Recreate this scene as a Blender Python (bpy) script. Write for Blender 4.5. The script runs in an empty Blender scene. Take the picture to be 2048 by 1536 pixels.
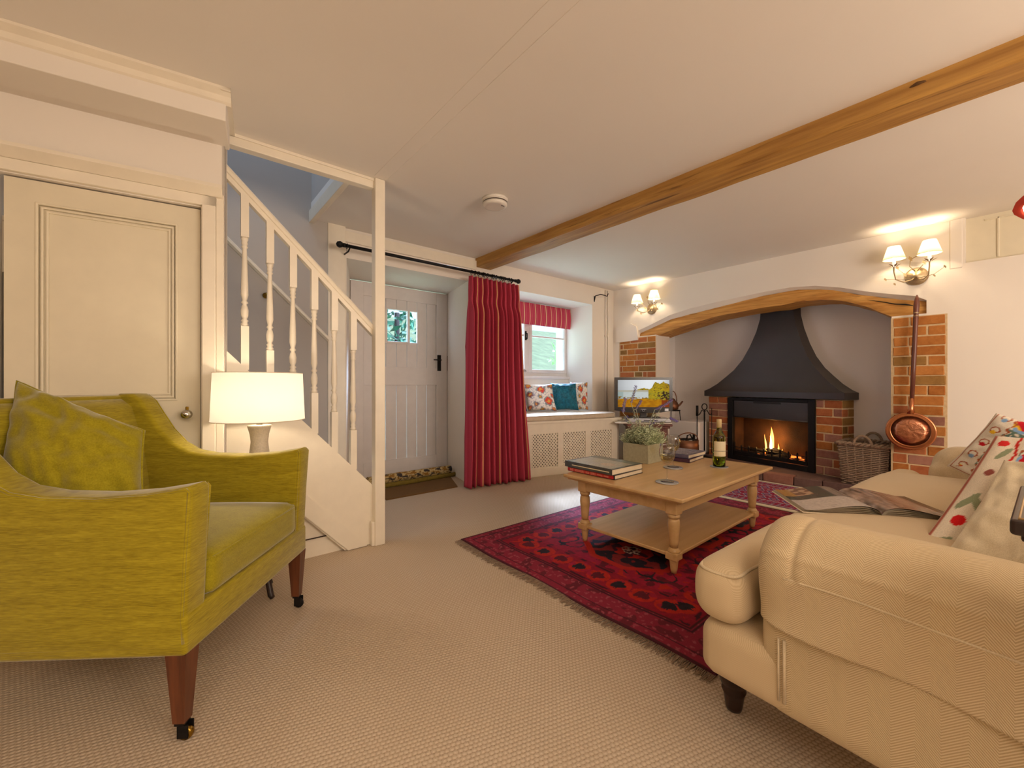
import bpy, bmesh, math, random
from mathutils import Vector, Matrix, noise
random.seed(7)
SC = bpy.context.scene
COL = SC.collection
PI = math.pi
# ------------------------------------------------------------------ camera, world, light, exposure
H = 0.95
YAW = math.radians(39.73)
FPX = 829.0
cam = bpy.data.cameras.new('camera'); cam.lens = FPX/2048*36; cam.sensor_width = 36; cam.clip_start = 0.05
camo = bpy.data.objects.new('camera', cam); COL.objects.link(camo)
camo.location = (0, 0, H); camo.rotation_euler = (PI/2, 0, -YAW)
SC.camera = camo
SC.view_settings.view_transform = 'Standard'; SC.view_settings.look = 'None'
SC.view_settings.gamma = 1.0; SC.view_settings.use_curve_mapping = False
SC.view_settings.exposure = 0.0
SC.cycles.use_denoising = True
SC.cycles.max_bounces = 7; SC.cycles.diffuse_bounces = 4; SC.cycles.glossy_bounces = 3
SC.cycles.transparent_max_bounces = 10; SC.cycles.transmission_bounces = 6
SC.cycles.sample_clamp_indirect = 4.0
SC.cycles.caustics_reflective = False; SC.cycles.caustics_refractive = False
wd = bpy.data.worlds.new('sky'); SC.world = wd; wd.use_nodes = True
_bg = wd.node_tree.nodes['Background']; _bg.inputs[0].default_value = (0.62, 0.80, 1.0, 1); _bg.inputs[1].default_value = 1.7

def light(name, kind, loc, power, color, size=0.1, rot=None, sy=None, portal=False, spread=None):
    l = bpy.data.lights.new(name, kind); l.energy = power; l.color = color
    if kind == 'AREA':
        l.size = size
        if sy: l.shape = 'RECTANGLE'; l.size_y = sy
        if spread: l.spread = spread
        if portal: l.cycles.is_portal = True
    else: l.shadow_soft_size = size
    o = bpy.data.objects.new(name, l); COL.objects.link(o); o.location = loc
    if rot: o.rotation_euler = rot
    return o
WARM = (1.0, 0.70, 0.42)
WARM2 = (1.0, 0.78, 0.55)
# unseen soft lights added behind the camera to fill the room
light('rear_ceiling_fill', 'AREA', (-0.4, -1.3, 2.10), 44, (1.0, 0.87, 0.74), 1.6, (0, 0, 0), 1.2)
light('rear_wall_fill', 'AREA', (2.0, -2.4, 1.45), 98, (1.0, 0.86, 0.73), 2.2, (math.radians(108), 0, math.radians(-12)), 1.3)
# daylight through the openings
light('window_portal', 'AREA', (3.35, 3.80, 1.45), 1, (1, 1, 1), 1.45, (math.radians(90), 0, PI), 0.95, portal=True)
light('daylight_window', 'AREA', (5.3, 6.9, 4.9), 4200, (0.50, 0.68, 1.0), 2.0, (math.radians(-47), 0, math.radians(-32)), 1.6)
light('daylight_stairwell', 'AREA', (0.0, 2.9, 3.9), 11, (0.50, 0.68, 1.0), 1.0, (0, 0, 0), 0.6)

# ------------------------------------------------------------------ helpers: from the photograph to metres
FW = Vector((math.sin(YAW), math.cos(YAW), 0)); RT = Vector((math.cos(YAW), -math.sin(YAW), 0))
def ray(x, y): return FW + RT*((x-1024)/FPX) + Vector((0, 0, (768-y)/FPX))
def atd(x, y, d): return Vector((0, 0, H)) + ray(x, y)*d
def atz(x, y, z): return atd(x, y, (z-H)*FPX/(768-y))
def atX(x, y, X): r = ray(x, y); return atd(x, y, X/r.x)
def atY(x, y, Y): r = ray(x, y); return atd(x, y, Y/r.y)
def atP(x, y, p, d):                     # vertical plane through p along d
    n = Vector((-d[1], d[0], 0)); r = ray(x, y)
    return atd(x, y, n.dot(Vector((p[0], p[1], 0)))/n.dot(r))

# ------------------------------------------------------------------ materials
def hx(h):
    c = [int(h[i:i+2], 16)/255 for i in (0, 2, 4)]
    return tuple((v/12.92 if v <= .04045 else ((v+.055)/1.055)**2.4) for v in c)
class NT:
    def __init__(s, name):
        s.m = bpy.data.materials.new(name); s.m.use_nodes = True
        s.t = s.m.node_tree; s.n = s.t.nodes; s.n.clear()
        s.out = s.n.new('ShaderNodeOutputMaterial')
    def a(s, typ, **k):
        nd = s.n.new(typ)
        for q, v in k.items():
            if q.startswith('i_'):
                key = q[2:]; key = int(key) if key.isdigit() else key.replace('_', ' ')
                nd.inputs[key].default_value = v
            else: setattr(nd, q, v)
        return nd
    def l(s, a, b): s.t.links.new(a, b)
    def coord(s, scale=None, which='Object', loc=None, rot=None):
        tc = s.a('ShaderNodeTexCoord'); mp = s.a('ShaderNodeMapping'); s.l(tc.outputs[which], mp.inputs[0])
        if scale: mp.inputs['Scale'].default_value = scale
        if loc: mp.inputs['Location'].default_value = loc
        if rot: mp.inputs['Rotation'].default_value = rot
        return mp.outputs[0]
    def math(s, op, a, b=0.0, c=None):
        nd = s.a('ShaderNodeMath', operation=op)
        for i, v in enumerate((a, b, c)):
            if v is None: continue
            if isinstance(v, (int, float)): nd.inputs[i].default_value = v
            else: s.l(v, nd.inputs[i])
        return nd.outputs[0]
    def ramp(s, fac, stops, interp='LINEAR'):
        r = s.a('ShaderNodeValToRGB'); r.color_ramp.interpolation = interp
        e = r.color_ramp.elements
        while len(e) < len(stops): e.new(0.5)
        for i, (p, c) in enumerate(stops): e[i].position = p; e[i].color = (*c, 1)
        s.l(fac, r.inputs[0]); return r.outputs[0]
    def bsdf(s, col, rough=.6, metal=0, bump=None, bs=.2, bd=.002, spec=.5, **k):
        b = s.a('ShaderNodeBsdfPrincipled'); b.inputs['Roughness'].default_value = rough
        b.inputs['Metallic'].default_value = metal; b.inputs['Specular IOR Level'].default_value = spec
        if isinstance(col, tuple): b.inputs['Base Color'].default_value = (*col, 1)
        else: s.l(col, b.inputs['Base Color'])
        for q, v in k.items(): b.inputs[q.replace('_', ' ')].default_value = v
        if bump is not None:
            bp = s.a('ShaderNodeBump'); bp.inputs['Strength'].default_value = bs; bp.inputs['Distance'].default_value = bd
            s.l(bump, bp.inputs['Height']); s.l(bp.outputs[0], b.inputs['Normal'])
        s.l(b.outputs[0], s.out.inputs[0]); return b
def noise_fac(t, vec, scale, detail=4, rough=.55):
    n = t.a('ShaderNodeTexNoise'); n.inputs['Scale'].default_value = scale; n.inputs['Detail'].default_value = detail
    n.inputs['Roughness'].default_value = rough; t.l(vec, n.inputs['Vector']); return n.outputs['Fac']
def mix2(t, f, a, b):
    m = t.a('ShaderNodeMix', data_type='RGBA')
    if isinstance(f, float): m.inputs[0].default_value = f
    else: t.l(f, m.inputs[0])
    for i, c in ((6, a), (7, b)):
        if isinstance(c, tuple): m.inputs[i].default_value = (*c, 1)
        else: t.l(c, m.inputs[i])
    return m.outputs[2]
def simple(name, c, rough=.5, metal=0, var=.12, sc=30, bs=0.0, bd=.001, spec=.5, **k):
    t = NT(name); f = noise_fac(t, t.coord(), sc)
    lo = tuple(v*(1-var) for v in c); hi = tuple(min(1, v*(1+var)) for v in c)
    col = t.ramp(f, [(.3, lo), (.7, hi)])
    t.bsdf(col, rough, metal, f if bs else None, bs, bd, spec, **k); return t.m
def wood(name, c1, c2, axis=0, sc=6, rough=.45, bs=.15, dark=None, ratio=9):
    t = NT(name); s = [sc*ratio]*3; s[axis] = sc*.55
    v = t.coord(tuple(s)); f = noise_fac(t, v, 1.0, 6, .6)
    col = t.ramp(f, [(.28, c1), (.5, tuple((a+b)/2 for a, b in zip(c1, c2))), (.72, c2)])
    if dark:
        f2 = noise_fac(t, t.coord(tuple(q*.45 for q in s)), 1.6, 3, .7)
        col = mix2(t, t.ramp(f2, [(.30, (1, 1, 1)), (.40, (0, 0, 0))]), col, dark)
    t.bsdf(col, rough, 0, f, bs, .002); return t.m
def plaster(name, c, bs=.35, sc=5):
    t = NT(name); v = t.coord(); f = noise_fac(t, v, sc, 5, .6); g = noise_fac(t, v, 1.3, 2)
    col = t.ramp(g, [(.3, tuple(q*.965 for q in c)), (.7, c)])
    t.bsdf(col, .75, 0, f, bs, .006, .3); return t.m
def fabric(name, c1, c2, sc=(300, 300, 300), sc2=(8, 8, 8), rough=.9, bs=.3, sheen=.3, rep=None):
    t = NT(name); f = noise_fac(t, t.coord(sc), 1.0, 3); g = noise_fac(t, t.coord(sc2), 1.0, 3)
    h = t.math('ADD', t.math('MULTIPLY', f, .65), t.math('MULTIPLY', g, .35))
    col = t.ramp(h, [(.35, c1), (.65, c2)])
    t.bsdf(col, rough, 0, f, bs, .0015, .2, Sheen_Weight=sheen, Sheen_Roughness=.4); return t.m
def attr(name, rough=.85, bs=.25, sc=400, emis=0, spec=.2):
    t = NT(name); a = t.a('ShaderNodeAttribute', attribute_name='Col'); f = noise_fac(t, t.coord((sc, sc, sc)), 1.0, 3)
    if emis:
        e = t.a('ShaderNodeEmission', i_Strength=emis); t.l(a.outputs[0], e.inputs[0]); t.l(e.outputs[0], t.out.inputs[0]); return t.m
    m = mix2(t, .25, a.outputs[0], a.outputs[0]); 
    sh = t.math('ADD', t.math('MULTIPLY', f, .7), .65)
    mm = t.a('ShaderNodeVectorMath', operation='SCALE'); t.l(a.outputs[0], mm.inputs[0]); t.l(sh, mm.inputs['Scale'])
    t.bsdf(mm.outputs[0], rough, 0, f, bs, .0012, spec); return t.m
def herring(name, c1, c2, ua, va, vb=None, band=.034, per=.0052, bs=.5):
    """herringbone twill: ua = axis across the bands, va (+ vb) = axis along them"""
    t = NT(name); sp = t.a('ShaderNodeSeparateXYZ'); t.l(t.coord(which='UV' if ua == 'uv' else 'Object'), sp.inputs[0])
    if ua == 'uv': ua, va, vb = 1, 0, None
    u = sp.outputs[ua]; v = sp.outputs[va]
    if vb is not None: v = t.math('SUBTRACT', v, sp.outputs[vb])
    pp = t.math('PINGPONG', t.math('ADD', u, 10), band)
    w = t.math('SINE', t.math('MULTIPLY', t.math('ADD', v, pp), 2*PI/per))
    f = t.math('MULTIPLY_ADD', w, .5, .5)
    g = noise_fac(t, t.coord((500, 500, 500)), 1.0, 2)
    h = t.math('ADD', t.math('MULTIPLY', f, .7), t.math('MULTIPLY', g, .3))
    t.bsdf(t.ramp(h, [(.2, c1), (.8, c2)]), .9, 0, h, bs, .0012, .15, Sheen_Weight=.15); return t.m
def carpet_mat():
    t = NT('carpet'); sp = t.a('ShaderNodeSeparateXYZ'); v = t.coord(rot=(0, 0, .30)); t.l(v, sp.inputs[0])
    P = .0125
    ry = t.math('DIVIDE', sp.outputs[1], P); row = t.math('FLOOR', ry)
    off = t.math('MULTIPLY', t.math('MODULO', t.math('ADD', row, 1000), 2.0), .5)
    rx = t.math('ADD', t.math('DIVIDE', sp.outputs[0], P*1.05), off)
    fx = t.math('SUBTRACT', t.math('FRACT', rx), .5); fy = t.math('SUBTRACT', t.math('FRACT', ry), .5)
    d = t.math('SQRT', t.math('ADD', t.math('MULTIPLY', fx, fx), t.math('MULTIPLY', fy, fy)))
    hgt = t.math('SUBTRACT', .7, d)
    nz = noise_fac(t, t.coord((260, 260, 260)), 1.0, 3); nl = noise_fac(t, t.coord((2.2, 2.2, 2.2)), 1.0, 3)
    h = t.math('ADD', hgt, t.math('MULTIPLY', nz, .35))
    c = t.ramp(h, [(.12, hx('8E7860')), (.45, hx('C8B49C')), (.8, hx('D6C4AE'))])  # gaps between loops coloured darker, for the shade down in the pile
    c = mix2(t, t.ramp(nl, [(.3, (0, 0, 0)), (.7, (.28, .28, .28))]), c, hx('BFA88A'))
    t.bsdf(c, .95, 0, h, .6, .005, .1); return t.m
def glassy(name, tint=(1, 1, 1), ior=1.5, edge=False):
    t = NT(name); tr = t.a('ShaderNodeBsdfTransparent'); tr.inputs[0].default_value = (*tint, 1)
    gl = t.a('ShaderNodeBsdfGlossy'); gl.inputs['Roughness'].default_value = .03
    lw = t.a('ShaderNodeLayerWeight', i_Blend=.5); mx = t.a('ShaderNodeMixShader')
    k = (ior-1)/.5
    if edge: t.l(t.ramp(lw.outputs['Facing'], [(0, tint), (.6, tint), (.95, (.45, .43, .40))]), tr.inputs[0])
    f5 = t.math('MULTIPLY_ADD', t.math('POWER', lw.outputs['Facing'], 4.0), .75*k, .035*k)
    t.l(f5, mx.inputs[0]); t.l(tr.outputs[0], mx.inputs[1]); t.l(gl.outputs[0], mx.inputs[2]); t.l(mx.outputs[0], t.out.inputs[0]); return t.m
def realglass(name, c=(1, 1, 1), ior=1.45):
    t = NT(name); b = t.bsdf(c, .0, 0); b.inputs['Transmission Weight'].default_value = 1; b.inputs['IOR'].default_value = ior; return t.m
def shade_mat(name, c, e, strength):
    t = NT(name); d = t.a('ShaderNodeBsdfDiffuse'); d.inputs[0].default_value = (*c, 1)
    tl = t.a('ShaderNodeBsdfTranslucent'); tl.inputs[0].default_value = (*c, 1)
    em = t.a('ShaderNodeEmission', i_Strength=strength); em.inputs[0].default_value = (*e, 1)
    m = t.a('ShaderNodeMixShader', i_0=.35); t.l(d.outputs[0], m.inputs[1]); t.l(tl.outputs[0], m.inputs[2])
    ad = t.a('ShaderNodeAddShader'); t.l(m.outputs[0], ad.inputs[0]); t.l(em.outputs[0], ad.inputs[1]); t.l(ad.outputs[0], t.out.inputs[0]); return t.m
def emit(name, c, s):
    t = NT(name); e = t.a('ShaderNodeEmission', i_Strength=s); e.inputs[0].default_value = (*c, 1); t.l(e.outputs[0], t.out.inputs[0]); return t.m

M = {}
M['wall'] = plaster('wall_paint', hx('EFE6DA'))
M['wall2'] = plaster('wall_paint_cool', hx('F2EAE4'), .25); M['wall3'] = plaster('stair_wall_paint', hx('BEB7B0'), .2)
M['ceil'] = plaster('ceiling_paint', hx('F0E9E0'), .12, 3)
M['gloss'] = simple('white_woodwork', hx('EEE3CF'), .38, var=.03, sc=12, bs=.08, bd=.002)
M['doorw'] = simple('door_paint', hx('DFD8D4'), .45, var=.03, sc=12, bs=.08, bd=.002)
M['cup'] = simple('cupboard_paint', hx('E3D8BE'), .42, var=.03, sc=10, bs=.06, bd=.002)
M['carpet'] = carpet_mat()
M['oak'] = wood('ceiling_oak', hx('9A6A2E'), hx('CC9C50'), 1, 3.2, .6, .4, hx('6A4216'))
M['oakl'] = wood('lintel_oak', hx('A86A24'), hx('E3AE5E'), 1, 4.0, .62, .6, hx('7C4C18'))
M['table'] = wood('blond_wood', hx('C39A62'), hx('DDB884'), 0, 2.0, .28, .06)
M['mahog'] = wood('dark_mahogany', hx('4A2414'), hx('7A4426'), 2, 4, .3, .05)
M['dkwood'] = wood('ebonised_wood', hx('1E100A'), hx('35201A'), 2, 4, .3, .05)
M['redwood'] = wood('red_wood', hx('5A3026'), hx('7E4A3A'), 2, 4, .35, .05)
M['black'] = simple('black_iron', hx('1C1A1A'), .5, .6, sc=60, bs=.1)
M['blacksteel'] = simple('black_steel', hx('2E2624'), .36, 0, var=.12, sc=5, spec=.7)
M['blackmatt'] = simple('matt_black', hx('141210'), .7)
M['brass'] = simple('aged_brass', hx('9A7A30'), .25, 1)
M['chrome'] = simple('chrome', hx('C8C4BC'), .12, 1, var=.03)
M['silver'] = simple('silver_plastic', hx('B8BAC0'), .3, .6, var=.04)
M['antique'] = simple('antique_silver', hx('B09A78'), .42, .7, sc=80, bs=.2)
M['chair'] = fabric('lime_chenille', hx('88760A'), hx('AE9C20'), (35, 35, 420), (5, 5, 60), .85, .5, .5)
M['chairp'] = fabric('lime_velvet', hx('8A7C0A'), hx('A4961C'), (260, 260, 260), (30, 30, 90), .8, .25, .5)
M['sofa_s'] = herring('cream_herringbone_side', hx('BBA27A'), hx('DEC9A4'), 1, 2, 0)
M['sofa_u'] = herring('cream_herringbone_cover', hx('BFA680'), hx('E2CDA8'), 'uv', 0)
M['sofa_f'] = herring('cream_herringbone_front', hx('CDB590'), hx('DBC5A0'), 0, 2, 1, bs=.12)
M['sofa_p'] = fabric('cream_linen', hx('CDB894'), hx('E4D2B2'), (400, 400, 400), (20, 20, 20), .9, .25, .2)
M['cream'] = fabric('cream_cotton', hx('CFBE9C'), hx('E8DABE'), (500, 500, 500), (10, 10, 10), .85, .2, .2)
M['oat'] = fabric('oat_linen', hx('BCA98E'), hx('D8C8B2'), (500, 500, 500), (20, 20, 20))
M['teal'] = fabric('teal_velvet', hx('0C3F4C'), hx('1E6E82'), (60, 60, 60), (14, 14, 14), .7, .2, .6)
M['attr'] = attr('woven_pattern'); M['attrs'] = attr('printed_gloss', .22, .02, 100, 0, .5)
M['print'] = attr('printed_cotton', .85, .15, 500)
M['screen'] = attr('lit_screen', emis=.75)
M['paper'] = simple('page_edges', hx('E2D2B6'), .8, var=.1, sc=200)
M['mortar'] = simple('lime_mortar', hx('D2B68C'), .9, var=.1, sc=50, bs=.5, bd=.004)
M['copper'] = simple('hammered_copper', hx('DC9A78'), .28, 1, var=.15, sc=34, bs=.9, bd=.007)
M['copperp'] = simple('plain_copper', hx('CC8860'), .27, 1, var=.1, sc=10)
M['bronze'] = simple('dull_bronze', hx('8A6048'), .5, .8, var=.15, sc=12)
M['leather'] = simple('tan_inlay', hx('C89A5E'), .4, var=.06, sc=30)
M['olive'] = simple('olive_cotton', hx('7A661E'), .9, var=.15, sc=40)
M['knot'] = simple('beam_knot', hx('5A3C1A'), .8, var=.5, sc=60, bs=.5)
M['wicker'] = simple('grey_wicker', hx('8E7660'), .8, var=.3, sc=90, bs=.4)
M['stone'] = simple('planter_stone', hx('A9A386'), .85, var=.1, sc=60, bs=.4, bd=.002)
M['coir'] = simple('coir_mat', hx('6E4E24'), .95, var=.25, sc=300, bs=.6, bd=.003)
M['soot'] = simple('soot_wall', hx('1E1610'), .9, var=.4, sc=8)
M['fbrick'] = simple('fire_back', hx('4A2E18'), .9, var=.5, sc=7)
M['pane'] = glassy('window_glass'); M['stoveglass'] = glassy('stove_glass', (.92, .9, .88), ior=1.12)
M['glass'] = glassy('clear_glass', (.97, .97, .96), 2.1, True); M['bottleg'] = realglass('green_glass', (.42, .50, .10), 1.3)
M['wine'] = glassy('white_wine', (.93, .88, .62))
M['label'] = simple('bottle_label', hx('E6D8B4'), .6, var=.03)
M['capsule'] = simple('bottle_capsule', hx('D8C08C'), .45, var=.05)
M['shade'] = shade_mat('white_lampshade', (.85, .80, .70), (1.0, .88, .70), .22)
M['shade_s'] = shade_mat('cream_sconce_shade', (.80, .68, .40), (1.0, .80, .42), .30)
M['shade_r'] = shade_mat('red_lampshade', (.45, .06, .04), (.9, .12, .06), .15)
M['shade_w'] = shade_mat('white_shade_lining', (.9, .85, .8), (1, .9, .78), .5)
M['bulb'] = emit('lit_bulb', (1, .85, .6), 12)
M['ceramic'] = simple('textured_ceramic', hx('C9BBA4'), .5, var=.1, sc=150, bs=.4)
M['flame'] = emit('flame', (1.0, .42, .06), 9); M['flame2'] = emit('flame_core', (1.0, .72, .30), 22)
M['ember'] = emit('ember', (1.0, .20, .03), 2.6)
M['log'] = simple('charred_log', hx('241A14'), .9, var=.4, sc=40, bs=.5)
M['leaf'] = simple('grey_green_leaf', hx('DCE2BC'), .7, var=.25, sc=40)
M['leaf2'] = simple('lavender_stem', hx('A9AC90'), .7, var=.2, sc=40)
M['lav'] = simple('lavender_flower', hx('7A6AA8'), .7, var=.25, sc=80)
M['gleaf'] = simple('garden_leaf', hx('5E9A4A'), .6, var=.35, sc=20)
M['hedge'] = simple('hedge_leaf', hx('2E6A50'), .6, var=.5, sc=8)
M['lawn'] = simple('garden_lawn', hx('C2D2AC'), .9, var=.2, sc=3)
M['slate'] = simple('garden_stone', hx('8A8078'), .9, var=.3, sc=6)
M['plastic'] = simple('white_plastic', hx('E6DED2'), .4, var=.02)
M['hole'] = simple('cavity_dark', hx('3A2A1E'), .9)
M['blackp'] = simple('tv_black', hx('2A2422'), .25, 0, var=.05)
M['coal'] = simple('white_ware', hx('B8B6B2'), .4)
def brickmat(name, a, b):
    t = NT(name); v = t.coord(); f = noise_fac(t, v, 14, 6, .7); g = noise_fac(t, v, 70, 3)
    oi = t.a('ShaderNodeObjectInfo'); h = t.math('ADD', t.math('MULTIPLY', f, .75), t.math('MULTIPLY', oi.outputs['Random'], .25))
    t.bsdf(t.ramp(h, [(.3, a), (.7, b)]), .85, 0, t.math('ADD', f, g), .5, .004, .25); return t.m
M['b1'] = brickmat('brick_orange', hx('A0602A'), hx('C98646')); M['b2'] = brickmat('brick_red', hx('98522E'), hx('BC7448'))
M['b3'] = brickmat('brick_brown', hx('7A5A30'), hx('A47A42')); M['b4'] = brickmat('brick_mauve', hx('86584A'), hx('AE7C68'))
M['tile'] = brickmat('hearth_red', hx('8E3A28'), hx('B8583E')); M['tile2'] = brickmat('hearth_grey', hx('5E4640'), hx('7E625A'))

# ------------------------------------------------------------------ mesh helpers
def obj(name, bm, mat, parent=None, smooth=False, loc=None, rot=None):
    me = bpy.data.meshes.new(name); bm.normal_update(); bm.to_mesh(me); bm.free()
    if isinstance(mat, (list, tuple)):
        for m in mat: me.materials.append(M[m])
    else: me.materials.append(M[mat])
    if smooth:
        for p in me.polygons: p.use_smooth = True
    o = bpy.data.objects.new(name, me); COL.objects.link(o)
    if parent: o.parent = parent
    if loc is not None: o.location = loc
    if rot is not None: o.rotation_euler = rot
    return o
def auto(o, ang=.6):
    me = o.data
    for p in me.polygons: p.use_smooth = True
    for e in me.edges: pass
    try: me.set_sharp_from_angle(angle=ang)
    except Exception: pass
    return o
def tag(o, label, cat, group=None):
    o['label'] = label; o['category'] = cat
    if group: o['group'] = group
    return o
def thing(name, label, cat, loc=(0, 0, 0), rz=0, group=None):
    o = bpy.data.objects.new(name, None); COL.objects.link(o); o.location = loc; o.rotation_euler = (0, 0, rz)
    o.empty_display_size = .05
    return tag(o, label, cat, group)
def struct(o): o['kind'] = 'structure'; return o
def BM(): return bmesh.new()
def box(bm, x0, x1, y0, y1, z0, z1, bev=0, seg=2, mi=0, mat=None):
    x0, x1 = sorted((x0, x1)); y0, y1 = sorted((y0, y1)); z0, z1 = sorted((z0, z1))
    r = bmesh.ops.create_cube(bm, size=1)
    vs = r['verts']
    for v in vs: v.co = Vector(((x0+x1)/2+v.co.x*(x1-x0), (y0+y1)/2+v.co.y*(y1-y0), (z0+z1)/2+v.co.z*(z1-z0)))
    fs = list({f for v in vs for f in v.link_faces})
    for f in fs: f.material_index = mi
    if bev:
        es = list({e for v in vs for e in v.link_edges})
        rr = bmesh.ops.bevel(bm, geom=es, offset=bev, segments=seg, affect='EDGES', profile=.5)
        vs = list({v for f in rr['faces'] for v in f.verts} | {v for v in vs if v.is_valid})
        for f in rr['faces']: f.material_index = mi
    if mat is not None:
        for v in vs: v.co = mat @ v.co
    return vs
def tube(bm, pts, r, seg=8, cap=True, mi=0):
    pts = [Vector(p) for p in pts]; n = len(pts)
    rs = r if isinstance(r, (list, tuple)) else [r]*n
    rings = []; prev = None
    for i, p in enumerate(pts):
        t = (pts[min(i+1, n-1)]-pts[max(i-1, 0)]).normalized()
        if prev is None: a = t.orthogonal().normalized()
        else:
            a = prev - t*prev.dot(t); a = a.normalized() if a.length > 1e-6 else t.orthogonal().normalized()
        prev = a; b = t.cross(a)
        rings.append([bm.verts.new(p+(a*math.cos(2*PI*k/seg)+b*math.sin(2*PI*k/seg))*rs[i]) for k in range(seg)])
    for i in range(n-1):
        for k in range(seg):
            f = bm.faces.new((rings[i][k], rings[i][(k+1) % seg], rings[i+1][(k+1) % seg], rings[i+1][k])); f.material_index = mi; f.smooth = True
    if cap:
        try:
            bm.faces.new(rings[0][::-1]).material_index = mi; bm.faces.new(rings[-1]).material_index = mi
        except ValueError: pass
def lathe(bm, prof, cx=0, cy=0, z0=0, seg=24, cap=True, mi=0, sx=1, sy=1, twist=0):
    rings = [[bm.verts.new((cx+sx*r*math.cos(2*PI*k/seg+twist), cy+sy*r*math.sin(2*PI*k/seg+twist), z0+z)) for k in range(seg)] for r, z in prof]
    for i in range(len(rings)-1):
        for k in range(seg):
            f = bm.faces.new((rings[i][k], rings[i][(k+1) % seg], rings[i+1][(k+1) % seg], rings[i+1][k])); f.material_index = mi; f.smooth = True
    if cap:
        bm.faces.new(rings[0][::-1]).material_index = mi; bm.faces.new(rings[-1]).material_index = mi
    return rings
def sq(bm, x, y, w, z0, z1, w2=None, bev=.002):
    """square tapered post"""
    w2 = w if w2 is None else w2
    vs = []
    for z, ww in ((z0, w), (z1, w2)):
        vs += [bm.verts.new((x+sx*ww/2, y+sy*ww/2, z)) for sx, sy in ((-1, -1), (1, -1), (1, 1), (-1, 1))]
    a, b = vs[:4], vs[4:]
    bm.faces.new(a[::-1]); bm.faces.new(b)
    for k in range(4): bm.faces.new((a[k], a[(k+1) % 4], b[(k+1) % 4], b[k]))
def prism(bm, pts, axis, a, b, mi=0):
    """2D outline extruded along axis ('x': pts=(y,z); 'y': pts=(x,z); 'z': pts=(x,y))"""
    def mk(p, q): return {'x': (q, p[0], p[1]), 'y': (p[0], q, p[1]), 'z': (p[0], p[1], q)}[axis]
    A = [bm.verts.new(mk(p, a)) for p in pts]; B = [bm.verts.new(mk(p, b)) for p in pts]
    fs = [bm.faces.new(A), bm.faces.new(B[::-1])]
    n = len(pts)
    for k in range(n): fs.append(bm.faces.new((A[k], B[k], B[(k+1) % n], A[(k+1) % n])))
    for f in fs: f.material_index = mi
    bmesh.ops.recalc_face_normals(bm, faces=fs)
    big = [f for f in fs[:2] if len(f.verts) > 4]
    if big: bmesh.ops.triangulate(bm, faces=big)
    return fs
def soft(bm, cx, cy, cz, hx_, hy_, hz_, r, n=12, dome=0, wob=0, seed=0, domeb=0):
    """a cushion-like box: rounded edges, domed top"""
    tm = bmesh.new(); bmesh.ops.create_cube(tm, size=2)
    bmesh.ops.subdivide_edges(tm, edges=tm.edges[:], cuts=n, use_grid_fill=True)
    h = Vector((hx_, hy_, hz_))
    def w(q, hh):
        s = abs(q); return math.copysign(hh*(math.sin(s*PI/2)*.45+s*.55), q)
    for v in tm.verts:
        c = v.co
        p = Vector((w(c.x, h.x), w(c.y, h.y), w(c.z, h.z)))
        q = Vector([max(-(h[i]-r), min(h[i]-r, p[i])) for i in range(3)]); d = p-q
        if d.length > 1e-9: p = q+d.normalized()*r
        fx = max(0, 1-(p.x/h.x)**2); fy = max(0, 1-(p.y/h.y)**2)
        if p.z > 0: p.z += dome*(fx*fy)**.6
        else: p.z -= domeb*(fx*fy)**.6
        if wob: p += p.normalized()*noise.noise(p*3.2+Vector((seed, seed*2, 0)))*wob
        v.co = p+Vector((cx, cy, cz))
    for f in tm.faces: f.smooth = True
    me = bpy.data.meshes.new('tmp'); tm.to_mesh(me); tm.free(); bm.from_mesh(me); bpy.data.meshes.remove(me)
def remesh(o, vox=.012, sm=6, fac=.5):
    m = o.modifiers.new('r', 'REMESH'); m.mode = 'VOXEL'; m.voxel_size = vox; m.use_smooth_shade = True
    s = o.modifiers.new('s', 'SMOOTH'); s.iterations = sm; s.factor = fac
    return o
def grid_mesh(name, P, nu, nv, mat, parent=None, colf=None, close=False, smooth=True, solid=0, uv=None):
    """P(i,j)->Vector, colf(u,v)->rgb"""
    vs = [P(i/nu, j/nv) for j in range(nv+1) for i in range(nu+1)]
    fc = [(j*(nu+1)+i, j*(nu+1)+i+1, (j+1)*(nu+1)+i+1, (j+1)*(nu+1)+i) for j in range(nv) for i in range(nu)]
    me = bpy.data.meshes.new(name); me.from_pydata([tuple(v) for v in vs], [], fc); me.materials.append(M[mat])
    if smooth: me.polygons.foreach_set('use_smooth', [True]*len(fc))
    if uv:
        ul = me.uv_layers.new(name='UVMap'); b_ = []
        for lp in me.loops: q = lp.vertex_index; b_ += [(q % (nu+1))/nu*uv[0], (q//(nu+1))/nv*uv[1]]
        ul.data.foreach_set('uv', b_)
    if colf:
        ca = me.color_attributes.new('Col', 'FLOAT_COLOR', 'POINT'); buf = []
        for j in range(nv+1):
            for i in range(nu+1): c = colf(i/nu, j/nv); buf += [c[0], c[1], c[2], 1]
        ca.data.foreach_set('color', buf)
    o = bpy.data.objects.new(name, me); COL.objects.link(o)
    if parent: o.parent = parent
    if solid:
        m = o.modifiers.new('s', 'SOLIDIFY'); m.thickness = solid; m.offset = -1
    return o
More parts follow.
